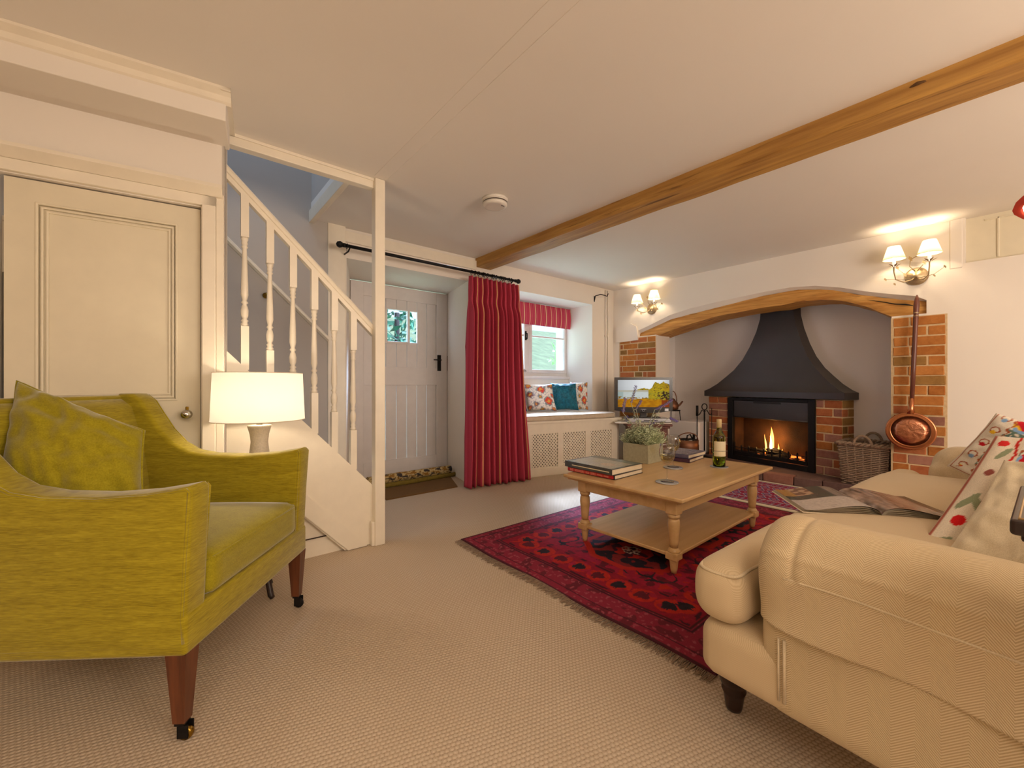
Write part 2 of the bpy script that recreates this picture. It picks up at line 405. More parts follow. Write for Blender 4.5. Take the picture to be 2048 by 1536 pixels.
def pillow(name, c4, thick, mat, colf=None, n=40, wr=.006, seed=1, parent=None, pinch=.06, sag=0, piping=None):
    """c4: four corners round the pillow (u right, v up: BL, BR, TR, TL)"""
    a, b, c, d = [Vector(p) for p in c4]
    cen = (a+b+c+d)/4; nrm = ((b-a).cross(d-a)).normalized()
    vs = []; cols = []
    for side in (1, -1):
        for j in range(n+1):
            for i in range(n+1):
                u, v = i/n, j/n; s, t = 2*u-1, 2*v-1
                e = 1-pinch*(1-s*s)*abs(t)**3; g = 1-pinch*(1-t*t)*abs(s)**3
                uu, vv = .5+.5*s*g, .5+.5*t*e
                p = (a*(1-uu)+b*uu)*(1-vv)+(d*(1-uu)+c*uu)*vv
                h = (max(0, 1-s**2)*max(0, 1-t**2))**.42
                w = noise.noise(Vector((s*2.1+seed*3, t*2.1, side+seed)))*wr*2.2+noise.noise(Vector((s*5+seed, t*5, side)))*wr
                p = p+nrm*side*(thick/2*h)+nrm*w*min(1, h*2)
                p.z -= sag*(1-s*s)*max(0, 1-t*t)
                vs.append(p); cols.append((u, v, side))
    N = (n+1)*(n+1); fc = []
    for k in (0, 1):
        for j in range(n):
            for i in range(n):
                q = k*N+j*(n+1)+i; f = (q, q+1, q+n+2, q+n+1); fc.append(f if k == 0 else f[::-1])
    me = bpy.data.meshes.new(name); me.from_pydata([tuple(v) for v in vs], [], fc)
    bm = BM(); bm.from_mesh(me); bmesh.ops.remove_doubles(bm, verts=bm.verts, dist=1e-6); bm.to_mesh(me); bm.free()
    me.materials.append(M[mat]); me.polygons.foreach_set('use_smooth', [True]*len(me.polygons))
    if colf:
        ca = me.color_attributes.new('Col', 'FLOAT_COLOR', 'CORNER')
        # recover u,v by nearest original vertex order
        from mathutils import kdtree
        kd = kdtree.KDTree(len(vs))
        for i, v in enumerate(vs): kd.insert(v, i)
        kd.balance()
        vc = []
        for v in me.vertices:
            i = kd.find(v.co)[1]; vc.append(colf(cols[i][0], cols[i][1]))
        buf = []
        for lp in me.loops: c_ = vc[lp.vertex_index]; buf += [c_[0], c_[1], c_[2], 1]
        ca.data.foreach_set('color', buf)
    o = bpy.data.objects.new(name, me); COL.objects.link(o)
    if parent: o.parent = parent
    if piping:
        bm = BM(); pts = []
        for k in range(4*16):
            sd, f = divmod(k, 16); f /= 16
            s, t = [(-1+2*f, -1), (1, -1+2*f), (1-2*f, 1), (-1, 1-2*f)][sd]
            e = 1-pinch*(1-s*s)*abs(t)**3; g = 1-pinch*(1-t*t)*abs(s)**3
            uu, vv = .5+.5*s*g, .5+.5*t*e
            pts.append((a*(1-uu)+b*uu)*(1-vv)+(d*(1-uu)+c*uu)*vv)
        pts.append(pts[0]); tube(bm, pts, .004, 6); obj('piping', bm, piping, o, True)
    return o
# ================================================================== THE SETTING
CZ = 2.16                     # ceiling
XR, YB = 4.46, 3.30           # right wall, back wall
def wallobj(name, bm, mat='wall'): return struct(obj(name, bm, mat))
# floor
bm = BM(); box(bm, -2.2, XR, -2.6, YB, -.1, 0); box(bm, 1.0, 2.45, YB-.01, 4.0, -.1, -.0005); floor = wallobj('floor', bm, 'carpet')
# ceiling with the stair void left open
bm = BM()
box(bm, .81, 5.6, -2.6, YB+.02, CZ, CZ+.12); box(bm, -2.2, .81, -2.6, 2.43, CZ, CZ+.12)
ceil = wallobj('ceiling', bm, 'ceil')
for nm, X in (('trim_1', .925), ('trim_2', 1.0)):
    bm = BM(); prism(bm, [(X-.004, CZ+.003), (X, CZ-.0016), (X+.004, CZ+.003)], 'y', -2.4, 2.37 if X > .95 else 2.36)
    wallobj(nm, bm, 'ceil')
# back wall: pieces round the door recess and the window recess
DXL, DXR, DYD, DZ = 1.07, 2.20, 3.92, 1.93
WXL, WXR, WYD, WZ = 2.62, 4.03, 3.74, 1.93
bm = BM()
box(bm, .81, DXL, YB, 4.1, 0, 2.9)
box(bm, DXR+.14, WXL, YB+.001, 4.1, 0, DZ)
prism(bm, [(DXR, YB), (DXR+.145, YB), (DXR+.145, 4.1), (DXR+.14, 4.1), (DXR+.14, DYD)], 'z', 0, DZ)
prism(bm, [(DXL, YB), (DXL, 4.1), (DXL+.23, 4.1), (DXL+.23, DYD)], 'z', 0, DZ)
box(bm, DXL, WXL+.001, YB, 4.1, DZ, 2.3)
box(bm, WXL, 4.8, YB, 3.95, WZ, 2.3)
box(bm, WXR+.03, 4.8, YB+.001, 3.95, 0, WZ)
prism(bm, [(WXR, YB), (WXR+.035, YB), (WXR+.035, 3.95), (WXR+.03, 3.95)], 'z', 0, WZ)
box(bm, WXL, WXR+.03, YB+.08, 3.95, 0, .50)          # masonry below the seat
box(bm, WXL, WXR+.03, WYD-.02, 3.95, .50, 1.02)
bmesh.ops.translate(bm, verts=bm.verts, vec=(0, 0, 0))
wb = wallobj('wall_back', bm)
# slim board below the ceiling
bm = BM(); box(bm, 1.03, 2.285, YB-.02, YB+.01, 2.05, 2.135, .003); wallobj('trim_3', bm, 'gloss')
# corner pillar by the stairs
bm = BM(); box(bm, .925, 1.055, YB-.03, YB+.02, 0, CZ+.02, .004); wallobj('trim_4', bm, 'gloss')
bm = BM(); box(bm, .795, .83, 2.45, YB, CZ-.03, 2.22, .004); wallobj('trim_5', bm, 'gloss')
# stair enclosure walls (rise above the ceiling)
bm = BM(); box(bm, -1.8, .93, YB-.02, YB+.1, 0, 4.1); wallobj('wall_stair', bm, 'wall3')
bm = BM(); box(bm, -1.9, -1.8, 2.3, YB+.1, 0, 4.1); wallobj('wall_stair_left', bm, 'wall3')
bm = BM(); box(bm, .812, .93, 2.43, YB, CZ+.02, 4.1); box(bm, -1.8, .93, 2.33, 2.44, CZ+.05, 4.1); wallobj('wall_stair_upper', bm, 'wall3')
# right wall with the inglenook
top_px = [(1277, 661), (1300, 650), (1340, 630), (1380, 617), (1425, 606), (1480, 594), (1527, 584), (1580, 575), (1630, 571.5), (1680, 575), (1732, 583), (1780, 588), (1830, 592), (1853, 600)]
top = [(p.y, p.z) for p in (atX(x, y, XR) for x, y in top_px)]
bm = BM()
Y1, Y0 = 2.69, .61
out = [(YB, 0), (YB, CZ), (.21, CZ), (.21, 1.83), (-.75, 1.83), (-.75, CZ), (-2.6, CZ), (-2.6, 0), (Y0, 0), (Y0, 1.49), (top[-1][0], 1.49)] + top[::-1] + [(top[0][0], 1.535), (Y1, 1.535), (Y1, 0)]
prism(bm, out, 'x', XR, XR+.30)
wr = wallobj('wall_right', bm)
# plaster bevel running back from the wall edge to the oak lintel
lt_px = [(1274, 669), (1305, 655), (1340, 639), (1380, 628), (1425, 617), (1480, 603), (1527, 591), (1560, 585), (1596, 579), (1640, 578.5), (1664, 580), (1732, 591), (1801, 599), (1858, 603)]
lt = [(p.y, p.z) for p in (atX(x, y, XR+.03) for x, y in lt_px)]
bm = BM(); A = [bm.verts.new((XR, y, z)) for y, z in top]; B = [bm.verts.new((XR+.045, y, z)) for y, z in lt]
for k in range(len(A)-1): bm.faces.new((A[k], A[k+1], B[k+1], B[k]))
bmesh.ops.recalc_face_normals(bm, faces=bm.faces); o = obj('plaster_edge', bm, 'wall', wr, True)
# plastered beam stub on the left
bm = BM(); p0, p1 = atX(1238, 655, XR), atX(1277, 682, XR)
prism(bm, [(p0.y+.03, p1.z), (p0.y+.03, p0.z-.005), (p0.y-.10, p0.z+.02), (p1.y+.10, p0.z+.03), (p1.y+.02, p0.z-.015), (p1.y-.005, p1.z+.05), (p1.y, p1.z+.01)], 'x', XR-.025, XR+.02)
obj('beam_stub', bm, 'wall', wr)
# inglenook shell
bm = BM()
box(bm, 5.58, 5.6, -.1, 3.3, 0, 2.2); box(bm, XR+.30, 5.6, 3.0, 3.25, 0, 2.2); box(bm, XR+.30, 5.6, -.1, .2, 0, 2.2)
box(bm, XR+.28, 5.6, -.1, 3.2, 2.0, 2.2); wallobj('wall_inglenook', bm, 'wall2')
bm = BM(); box(bm, XR+.005, 5.6, -.1, 3.2, -.1, .0); box(bm, XR+.09, 5.47, .21, 3.0, 0, .088); hearth = wallobj('floor_hearth', bm, 'tile2')
bm = BM(); box(bm, 4.95, 5.46, 2.41, 3.0, .088, .49, .02, 3); wallobj('trim_6', bm, 'wall2')
# hearth edge: quarry tiles on edge, one by one
def brick_row(parent, origin, du, widths, z0, z1, depth, mats, gap=.006, nrm=None, jit=.003, name='brick', bev=.004):
    """bricks laid along du starting at origin; nrm points out of the face"""
    du = Vector(du).normalized(); nrm = Vector(nrm).normalized(); u = 0
    for w, mt in zip(widths, mats):
        j = random.uniform(-jit, jit)
        bm = BM(); hw = (w-gap)/2; dz = random.uniform(-.0015, .0015)
        Mx = Matrix.Identity(4)
        Mx.col[0][:3] = du; Mx.col[1][:3] = -nrm; Mx.col[2][:3] = (0, 0, 1)
        c = Vector(origin)+du*(u+w/2)+Vector((0, 0, 0))
        Mx.col[3][:3] = (c.x, c.y, 0)
        box(bm, -hw, hw, -.0-j, depth, z0+gap/2+dz, z1-gap/2+dz, bev, 1)
        bmesh.ops.recalc_face_normals(bm, faces=bm.faces)
        for v in bm.verts:
            if v.co.y < .002:
                v.co.x += random.uniform(-.0022, .0022); v.co.z += random.uniform(-.0018, .0018)
        o = obj(name, bm, mt, parent); o.matrix_local = Mx
        u += w
hw_ = [.19, .22, .25, .24, .23, .26, .22, .24, .25, .22, .2]
brick_row(hearth, (XR+.012, 2.68, 0), (0, -1, 0), hw_, 0, .092, .10, [random.choice(['tile2', 'tile', 'tile2', 'tile', 'b4']) for _ in hw_], .008, (-1, 0, 0), .003, 'hearth_tile')
# pier brickwork in the right wall
bm = BM(); box(bm, XR-.004, XR+.02, Y0+.003, atX(1895, 700, XR).y, 0, 1.475); box(bm, XR-.004, XR+.02, Y1+.003, atX(1239, 700, XR).y, .5, 1.525); obj('mortar_bed', bm, 'mortar', wr)
yR0, yR1 = Y0, atX(1895, 700, XR).y; wR = yR0-yR1
z = .02; k = 0
while z < 1.45:
    h = .0765; pat = [[.34, .66], [.66, .34], [1.0], [.3, .7], [.62, .38]][(k*3+k//3) % 5]
    e0 = random.uniform(0, .006); e1 = random.uniform(0, .012)
    ws = [(wR-.008-e0-e1)*q for q in pat]
    mats = [random.choice(['b1', 'b1', 'b1', 'b3', 'b1', 'b1', 'b1', 'b1']) if z > .75 else random.choice(['b1', 'b2', 'b2', 'b4']) for _ in pat]
    brick_row(wr, (XR-.008, yR0-.004-e0, 0), (0, -1, 0), ws, z, min(z+h, 1.475), .05, mats, .009, (-1, 0, 0), .003)
    z += h; k += 1
yL0, yL1 = atX(1240, 700, XR).y, Y1
z = 1.525-.0705*14; k = 0
while z < 1.50:
    h = .0705; W = yL0-yL1-.004
    pat = [[.42, .23, .12, .23], [.08, .46, .46], [.2, .22, .28, .3], [.07, .43, .5], [.22, .22, .34, .22], [.1, .42, .48], [.3, .48, .22]][k % 7]
    ws = [W*q for q in pat]
    mats = [random.choice(['b1', 'b2', 'b1', 'b1', 'b3', 'b2']) for _ in pat]
    brick_row(wr, (XR-.008, yL0-.002, 0), (0, -1, 0), ws, z, z+h, .05, mats, .010, (-1, 0, 0), .003)
    z += h; k += 1
# oak lintel over the inglenook
bt_px = [(1273, 677), (1312, 671.6), (1357, 655), (1425, 634), (1480, 623), (1527, 615), (1560, 611), (1596, 604), (1640, 599), (1664, 599), (1700, 605), (1740, 616), (1783, 633), (1858, 638)]
bt = [(p.y, p.z) for p in (atX(x, y, XR+.03) for x, y in bt_px)]
def dens(p, n=5):
    o = []
    for a, b in zip(p[:-1], p[1:]):
        for k in range(n): o.append((a[0]+(b[0]-a[0])*k/n, a[1]+(b[1]-a[1])*k/n))
    return o+[p[-1]]
bm = BM(); T = dens(lt, 4); B_ = dens(bt, 4); n = len(T); NX = 5; rows = []
sec = [(0, 1), (0, .66), (0, .33), (0, 0), (.1, -.02), (.22, -.02), (.34, 0)]
for i in range(n):
    (ty, tz), (by, bz) = T[i], B_[i]; r_ = []
    for dx, f in sec:
        y = by+(ty-by)*max(f, 0); z = bz+(tz-bz)*f
        w = noise.noise(Vector((y*7, z*12, dx*9)))*.012
        r_.append(bm.verts.new((XR+.03+dx+(w if dx == 0 else 0)+(.012 if f in (0, 1) and dx == 0 else 0), y, z+w*.6)))
    rows.append(r_)
for i in range(n-1):
    for k in range(len(sec)-1): bm.faces.new((rows[i][k], rows[i][k+1], rows[i+1][k+1], rows[i+1][k]))
bm.faces.new(rows[-1]); bm.faces.new(rows[0][::-1])
bmesh.ops.recalc_face_normals(bm, faces=bm.faces)
lint = obj('oak_lintel', bm, 'oakl', None); auto(lint, .7)
tag(lint, 'curved honey-coloured oak lintel arching over the inglenook fireplace', 'beam')
bm = BM(); cr = [atX(x, y, XR+.027) for x, y in ((1735, 600), (1760, 603), (1790, 608), (1812, 609), (1826, 611))]
tube(bm, cr, [.001, .003, .004, .006, .002], 6); obj('crack', bm, 'blackmatt', lint)
# other walls
bm = BM(); box(bm, -2.3, -2.2, -2.6, 3.4, 0, 2.3); wallobj('wall_left', bm)
bm = BM(); box(bm, -2.3, XR+.2, -2.7, -2.6, 0, 2.3); wallobj('wall_front', bm)
# cupboard wall, turned 8 degrees
CA = math.radians(-8.3); cw = bpy.data.objects.new('wall_cupboard', None)
CO = Vector((.203, 2.305, 0))        # its right-hand corner on the face
cd = Vector((math.cos(CA), math.sin(CA), 0))
def cpx(x, y, off=0.0):             # pixel -> (u, z) on the cupboard face, u measured leftwards (negative)
    n_ = Vector((-cd.y, cd.x, 0)); p = atP(x, y, CO-n_*off, cd); return (p-CO).dot(cd), p.z
dR, dT = cpx(402, 414)[0], cpx(402, 414)[1]; dL = cpx(2, 343)[0]
bm = BM()
box(bm, dR+.0, 0, 0, .1, 0, CZ); box(bm, -2.5, dR, 0, .1, dT, CZ); box(bm, -2.5, dL-.02, 0, .1, 0, dT); box(bm, -.012, 0.0, 0, .16, 0, CZ)
cwl = wallobj('wall_cupboard', bm, 'wall'); cwl.location = CO; cwl.rotation_euler = (0, 0, CA)
# architrave and the moulded ledge over it
bm = BM()
box(bm, dR+.004, dR+.055, -.02, .01, 0, dT+.05, .004); box(bm, dR+.055, -.004, -.010, .01, 0, dT+.07, .003)
box(bm, -2.4, dR+.055, -.02, .01, dT+.004, dT+.05, .004)
o = obj('architrave', bm, 'gloss', cwl)
zl = cpx(420, 400)[1]
bm = BM(); prism(bm, [(0.0, dT+.048), (-.022, dT+.050), (-.066, dT+.078), (-.066, dT+.092), (0, dT+.095)], 'x', -2.4, -.008); obj('ledge_moulding', bm, 'gloss', cwl)
# bulkhead beam and its crown along the ceiling
bb = bpy.data.objects.new('x', None); bpy.data.objects.remove(bb)
bm = BM(); box(bm, -2.5, 0.016, -.225, .03, 2.04, CZ, .004); bk = wallobj('trim_7', bm, 'wall'); bk.location = CO; bk.rotation_euler = (0, 0, CA)
bm = BM(); prism(bm, [(-.222, 2.105), (-.232, 2.115), (-.236, 2.135), (-.262, 2.15), (-.262, CZ), (-.222, CZ)], 'x', -2.5, .034); box(bm, .0, .034, -.262, .1, 2.145, CZ); bk2 = wallobj('trim_8', bm, 'gloss'); bk2.location = CO; bk2.rotation_euler = (0, 0, CA)
# cupboard door
dr = struct(bpy.data.objects.new('door_2', bpy.data.meshes.new('door_2')))
bm = BM(); ww = dR-dL
def uz(x, y): return cpx(x, y)
pL, pT = uz(68, 400); pR, _ = uz(352, 600); pB = uz(352, 800)[1]; pT = uz(352, 447)[1]
q2T = uz(352, 864)[1]
st = .02
box(bm, dL, pL, st, .055, .01, dT-.006); box(bm, pR, dR-.004, st, .055, .01, dT-.006)
box(bm, pL, pR, st, .055, pT, dT-.006); box(bm, pL, pR, st, .055, q2T, pB); box(bm, pL, pR, st, .055, .01, .12)
box(bm, pL, pR, st+.012, .05, .12, q2T); box(bm, pL, pR, st+.012, .05, pB, pT)
dr = struct(obj('door_2', bm, 'cup')); dr.location = CO; dr.rotation_euler = (0, 0, CA)
for (z0, z1) in ((pB, pT), (.12, q2T)):
    bm = BM()
    for k, (o_, pr) in enumerate(((0, .016), (.013, .010), (.026, .006))):
        a, b, c, d = pL+o_, pR-o_, z0+o_, z1-o_; w = .009
        box(bm, a-.004, b+.004, st-pr+.012, st+.014, c-.004, c+w-.004, .003, 2); box(bm, a-.004, b+.004, st-pr+.012, st+.014, d-w+.004, d+.004, .003, 2)
        box(bm, a-.004, a+w-.004, st-pr+.012, st+.014, c, d, .003, 2); box(bm, b-w+.004, b+.004, st-pr+.012, st+.014, c, d, .003, 2)
    obj('panel_moulding', bm, 'cup', dr)
kx, kz = cpx(373, 829)
bm = BM(); lathe(bm, [(.004, 0), (.020, .002), (.020, .006), (.008, .010), (.008, .022), (.017, .030), (.020, .038), (.016, .045), (.004, .048)], seg=20)
obj('door_knob', bm, 'chrome', dr, True, (kx, .02, kz), (PI/2, 0, 0))
bm = BM(); box(bm, -.006, .006, -.004, 0, .012, .034, .002); obj('keyhole_cover', bm, 'brass', dr, False, (kx, .02, kz))

# ------------------------------------------------------------------ stairs
YS = 2.42
def sy(x, y): p = atY(x, y, YS); return p.x, p.z
bm = BM(); sx0, sx1 = .195, .937
def ztop(X): return .368+1.06*(.92-X)
def zbot(X): return 1.08*(.783-X)
prism(bm, [(sx0, zbot(sx0)), (.775, .004), (sx1, .004), (sx1, ztop(sx1)), (sx0, ztop(sx0))], 'y', YS, YS+.035)
prism(bm, [(sx0, zbot(sx0)), (.79, .004), (.90, .004), (sx0, zbot(sx0)+.13)], 'y', YS-.012, YS+.01)
strg = obj('stair_string', bm, 'gloss'); 
stairs = thing('staircase', 'steep white cottage staircase rising left behind turned balusters', 'staircase', (.6, 2.8, 0))
strg.parent = stairs; strg.location = (-.6, -2.8, 0)
OFFS = Vector((-.6, -2.8, 0))
bm = BM(); prism(bm, [(sx0+.0, 0), (.79, 0), (.79, .01), (sx0, zbot(sx0)+.02)], 'y', YS+.03, YS+.05); sp = obj('spandrel_panel', bm, 'gloss', stairs, loc=OFFS)
bm = BM(); box(bm, sx0, .73, YS+.024, YS+.034, .10, .105); obj('panel_joint', bm, 'hole', sp)
for k in range(9):
    bm = BM(); X = .86-k*.185; box(bm, X-.21, X, YS+.05, YB-.03, .0 if k == 0 else .20*k-.02, .20*(k+1)-.025); box(bm, X-.215, X+.012, YS+.05, YB-.03, .20*(k+1)-.025, .20*(k+1), .006)
    obj('stair_step', bm, 'gloss', stairs, loc=OFFS)
# newel post and the fascia over the opening
bm = BM(); box(bm, .935, .995, 2.375, 2.435, 0, CZ-.001, .004); box(bm, .918, .94, 2.385, 2.43, .0, .14, .004)
npst = obj('newel_post', bm, 'gloss', stairs, loc=OFFS)
bm = BM(); box(bm, .195, .937, 2.40, 2.45, 2.105, CZ, .003); box(bm, .195, .937, 2.392, 2.40, 2.145, CZ, .002); wallobj('trim_9', bm, 'gloss')
# handrail
def zr(X): return 1.2935+(.929-X)*.984
bm = BM(); x0_, x1_ = .19, .94
prof = [(-.024, -.014), (-.027, 0), (-.030, .008), (-.022, .020), (-.008, .027), (.008, .027), (.022, .020), (.030, .008), (.027, 0), (.024, -.014), (.012, -.022), (-.012, -.022)]
A = [bm.verts.new((x0_, YS+.02+a, zr(x0_)+b)) for a, b in prof]; B = [bm.verts.new((x1_, YS+.02+a, zr(x1_)+b)) for a, b in prof]
for k in range(len(prof)): bm.faces.new((A[k], A[(k+1) % 12], B[(k+1) % 12], B[k]))
bmesh.ops.recalc_face_normals(bm, faces=bm.faces); obj('handrail', bm, 'gloss', stairs, loc=OFFS)
bm = BM()
prof = [(-.018, -.052), (-.018, -.024), (.018, -.024), (.018, -.052)]
A = [bm.verts.new((x0_, YS+.02+a, zr(x0_)+b+.006)) for a, b in prof]; B = [bm.verts.new((x1_, YS+.02+a, zr(x1_)+b+.006)) for a, b in prof]
for k in range(4): bm.faces.new((A[k], A[(k+1) % 4], B[(k+1) % 4], B[k]))
bmesh.ops.recalc_face_normals(bm, faces=bm.faces); obj('rail_fillet', bm, 'gloss', stairs, loc=OFFS)
for X in (.295, .405, .512, .6175, .722, .827):
    zb, zt = ztop(X)-.01, zr(X)-.03; L = zt-zb; Wd = .034
    bm = BM(); sq(bm, X, YS+.018, Wd, zb, zb+.25*L); sq(bm, X, YS+.018, Wd, zt-.24*L, zt)
    pr = [(.0155, .25), (.017, .262), (.012, .272), (.017, .282), (.010, .292), (.016, .31), (.0175, .34), (.014, .362), (.009, .375), (.016, .385), (.010, .397), (.0165, .43), (.0155, .50), (.0125, .60), (.0105, .68), (.0095, .695), (.016, .703), (.011, .712), (.015, .725), (.012, .735), (.016, .745), (.0165, .76)]
    lathe(bm, [(r, f*L) for r, f in pr], X, YS+.018, zb, 16)
    obj('baluster', bm, 'gloss', stairs, loc=OFFS)
# wall rail behind the stairs with its brass bracket
bm = BM(); a, b = atY(453, 478, YB-.03), atY(655, 678, YB-.03); d_ = (b-a)
prof = [(0, -.022), (-.012, -.022), (-.03, -.008), (-.03, .010), (-.018, .022), (0, .022)]
A = [bm.verts.new((a.x-.5*d_.x, YB-.018+p, a.z-.5*d_.z+q)) for p, q in prof]; B = [bm.verts.new((b.x+.004, YB-.018+p, b.z+q)) for p, q in prof]
for k in range(6): bm.faces.new((A[k], A[(k+1) % 6], B[(k+1) % 6], B[k]))
bmesh.ops.recalc_face_normals(bm, faces=bm.faces)
wrl = obj('wall_handrail', bm, 'gloss'); tag(wrl, 'white sloping moulded rail on the wall behind the stairs', 'handrail')
c = atY(533, 590, YB-.05); bm = BM(); lathe(bm, [(.003, 0), (.02, .003), (.02, .008), (.008, .014), (.007, .03), (.013, .036), (.014, .05), (.004, .058)], seg=14)
obj('rail_bracket', bm, 'brass', wrl, True, (c.x, YB-.02, c.z), (PI/2, 0, 0))

# ------------------------------------------------------------------ front door
YD = DYD-.01
dl, drx = DXL+.235, DXR+.135
bm = BM(); dz = DZ-.01
th = .045
fr = [(dl, dl+.12, .05, dz), (drx-.13, drx, .05, dz)]
for a, b, c, d in fr: box(bm, a, b, YD, YD+th, c, d, .002)
wx0, wx1 = atY(775, 650, YD).x, atY(816, 650, YD).x; wz1, wz0 = atY(795, 620, YD).z, atY(795, 683, YD).z
rl_, rr_ = dl+.12, drx-.13
box(bm, rl_, rr_, YD, YD+th, dz-.13, dz, .002)
zm1, zm0 = atY(830, 735, YD).z, atY(830, 770, YD).z
box(bm, rl_, rr_, YD, YD+th, zm0, zm1, .002); box(bm, rl_, rr_, YD, YD+th, .05, .20, .002)
door = struct(obj('door_1', bm, 'doorw'))
npk = 7; w = (drx-.13-dl-.12)/npk
for k in range(npk):
    a = dl+.12+k*w+.002; b = a+w-.004
    bm = BM()
    box(bm, a, b, YD+.014, YD+.035, .19, zm0+.01, .003, 1); obj('plank', bm, 'doorw', door)
    if b < wx0-.01 or a > wx1+.01:
        bm = BM(); box(bm, a, b, YD+.010, YD+.035, zm1-.01, dz-.12, .003, 1); obj('plank', bm, 'doorw', door)
    else:
        bm = BM(); box(bm, a, b, YD+.010, YD+.035, zm1-.01, wz0, .003, 1); obj('plank', bm, 'doorw', door)
        bm = BM(); box(bm, a, b, YD+.010, YD+.035, wz1, dz-.12, .003, 1); obj('plank', bm, 'doorw', door)
bm = BM()
box(bm, wx0-.022, wx0, YD, YD+.04, wz0-.022, wz1+.012, .003); box(bm, wx1, wx1+.022, YD, YD+.04, wz0-.022, wz1+.012, .003)
box(bm, wx0, wx1, YD, YD+.04, wz0-.022, wz0, .003); box(bm, wx0, wx1, YD, YD+.04, wz1, wz1+.012, .003); obj('window_frame', bm, 'doorw', door)
bm = BM(); box(bm, wx0, wx1, YD+.02, YD+.024, wz0, wz1); obj('pane', bm, 'pane', door)
hc = atY(878, 726, YD); bm = BM(); box(bm, hc.x-.022, hc.x+.022, YD-.008, YD, hc.z-.085, hc.z+.085, .003)
tube(bm, [(hc.x, YD, hc.z+.03), (hc.x, YD-.045, hc.z+.03), (hc.x-.015, YD-.05, hc.z+.03), (hc.x-.09, YD-.05, hc.z+.03)], [.008, .008, .008, .006], 8)
obj('door_handle', bm, 'black', door)
bm = BM(); box(bm, drx+.001, drx+.008, YD-.01, YD, hc.z-.08, hc.z+.08); obj('keep_plate', bm, 'redwood', door)
# outer wall seals round door recess / sides
bm = BM(); box(bm, .8, 2.7, 4.0, 4.12, DZ-.02, 2.3); box(bm, .8, dl, YD+.02, 4.12, 0, 2.3); box(bm, drx, 2.7, YD+.02, 4.12, 0, 2.3); wallobj('wall_back_outer', bm)
bm = BM(); box(bm, dl-.01, drx+.01, YD+.0, YD+.05, 0, .05, .004); wallobj('trim_10', bm, 'gloss')

# ------------------------------------------------------------------ window
YW = WYD+.01
gx0, gx1 = WXL+.06, WXR+.02; gz0 = atY(1110, 742, YW).z-.03; gz1 = 1.90
xm = atY(1056, 700, YW).x
win = bpy.data.meshes.new('window_1')
bm = BM(); f = .05
box(bm, gx0-.05, gx0, YW, YW+.07, gz0-.04, gz1+.03, .003); box(bm, gx1, gx1+.05, YW, YW+.07, gz0-.04, gz1+.03, .003)
box(bm, gx0, gx1, YW, YW+.07, gz0-.04, gz0, .003); box(bm, gx0, gx1, YW, YW+.07, gz1, gz1+.03, .003); box(bm, xm-.022, xm+.022, YW-.002, YW+.07, gz0, gz1, .003)
w1 = struct(obj('window_1', bm, 'doorw'))
bm = BM(); box(bm, WXL, WXR+.03, WYD-.05, YW+.02, gz0-.075, gz0-.04, .006, 3); struct(obj('trim_11', bm, 'doorw'))
zb_ = atY(1095, 675, YW).z
for a, b, nm in ((gx0, xm-.022, 'l'), (xm+.022, gx1, 'r')):
    bm = BM(); s = .042
    box(bm, a, a+s, YW-.006, YW+.04, gz0, gz1, .004); box(bm, b-s, b, YW-.006, YW+.04, gz0, gz1, .004)
    box(bm, a+s, b-s, YW-.006, YW+.04, gz0, gz0+s, .004); box(bm, a+s, b-s, YW-.006, YW+.04, gz1-s, gz1, .004)
    box(bm, a+s, b-s, YW+.004, YW+.03, zb_-.01, zb_+.01, .003)
    cs = obj('casement', bm, 'doorw', w1)
    bm = BM(); box(bm, a+s, b-s, YW+.018, YW+.021, gz0+s, zb_-.01); obj('pane', bm, 'pane', cs)
    bm = BM(); box(bm, a+s, b-s, YW+.018, YW+.021, zb_+.01, gz1-s); obj('pane', bm, 'pane', cs)
    if nm == 'l':
        bm = BM(); box(bm, b-.034, b-.010, YW-.014, YW-.006, zb_-.06, zb_+.05, .003); tube(bm, [(b-.022, YW-.01, zb_+.02), (b-.022, YW-.035, zb_+.02), (b-.024, YW-.04, zb_-.02), (b-.020, YW-.03, zb_-.05)], .006, 8); obj('latch', bm, 'black', cs)
        bm = BM(); tube(bm, [(b-.20, YW-.012, gz0+.015), (b-.02, YW-.014, gz0+.02)], .005, 6); tube(bm, [(b-.03, YW-.012, gz0+.03), (b-.05, YW-.02, gz0+.035), (b-.07, YW-.012, gz0+.015)], .004, 6); obj('stay', bm, 'chrome', cs)
# garden seen through the glass
bm = BM()
vs = [bm.verts.new((-4, 4.2, -.2)), bm.verts.new((14, 4.2, -.2)), bm.verts.new((14, 7, .4)), bm.verts.new((-4, 7, .4)), bm.verts.new((-4, 15, 3.4)), bm.verts.new((16, 15, 3.6)), bm.verts.new((16, 24, 4.6)), bm.verts.new((-4, 24, 4.4))]
bm.faces.new((vs[0], vs[1], vs[2], vs[3])); bm.faces.new((vs[3], vs[2], vs[5], vs[4])); bm.faces.new((vs[4], vs[5], vs[6], vs[7]))
lawn = obj('ground_garden', bm, 'lawn'); lawn['kind'] = 'structure'
def leaves(bm, c, r, n, s, sq_=(1, 1, 1)):
    for _ in range(n):
        d = Vector((random.gauss(0, 1), random.gauss(0, 1), random.gauss(0, 1))).normalized()*r*random.uniform(.75, 1.05)
        p = Vector(c)+Vector((d.x*sq_[0], d.y*sq_[1], d.z*sq_[2])); a = Vector((random.gauss(0, 1), random.gauss(0, 1), random.gauss(0, 1))).normalized(); b = a.orthogonal().normalized(); k = s*random.uniform(.6, 1.3)
        v = [bm.verts.new(p+a*k), bm.verts.new(p+b*k*.45), bm.verts.new(p-a*k), bm.verts.new(p-b*k*.45)]; bm.faces.new(v)
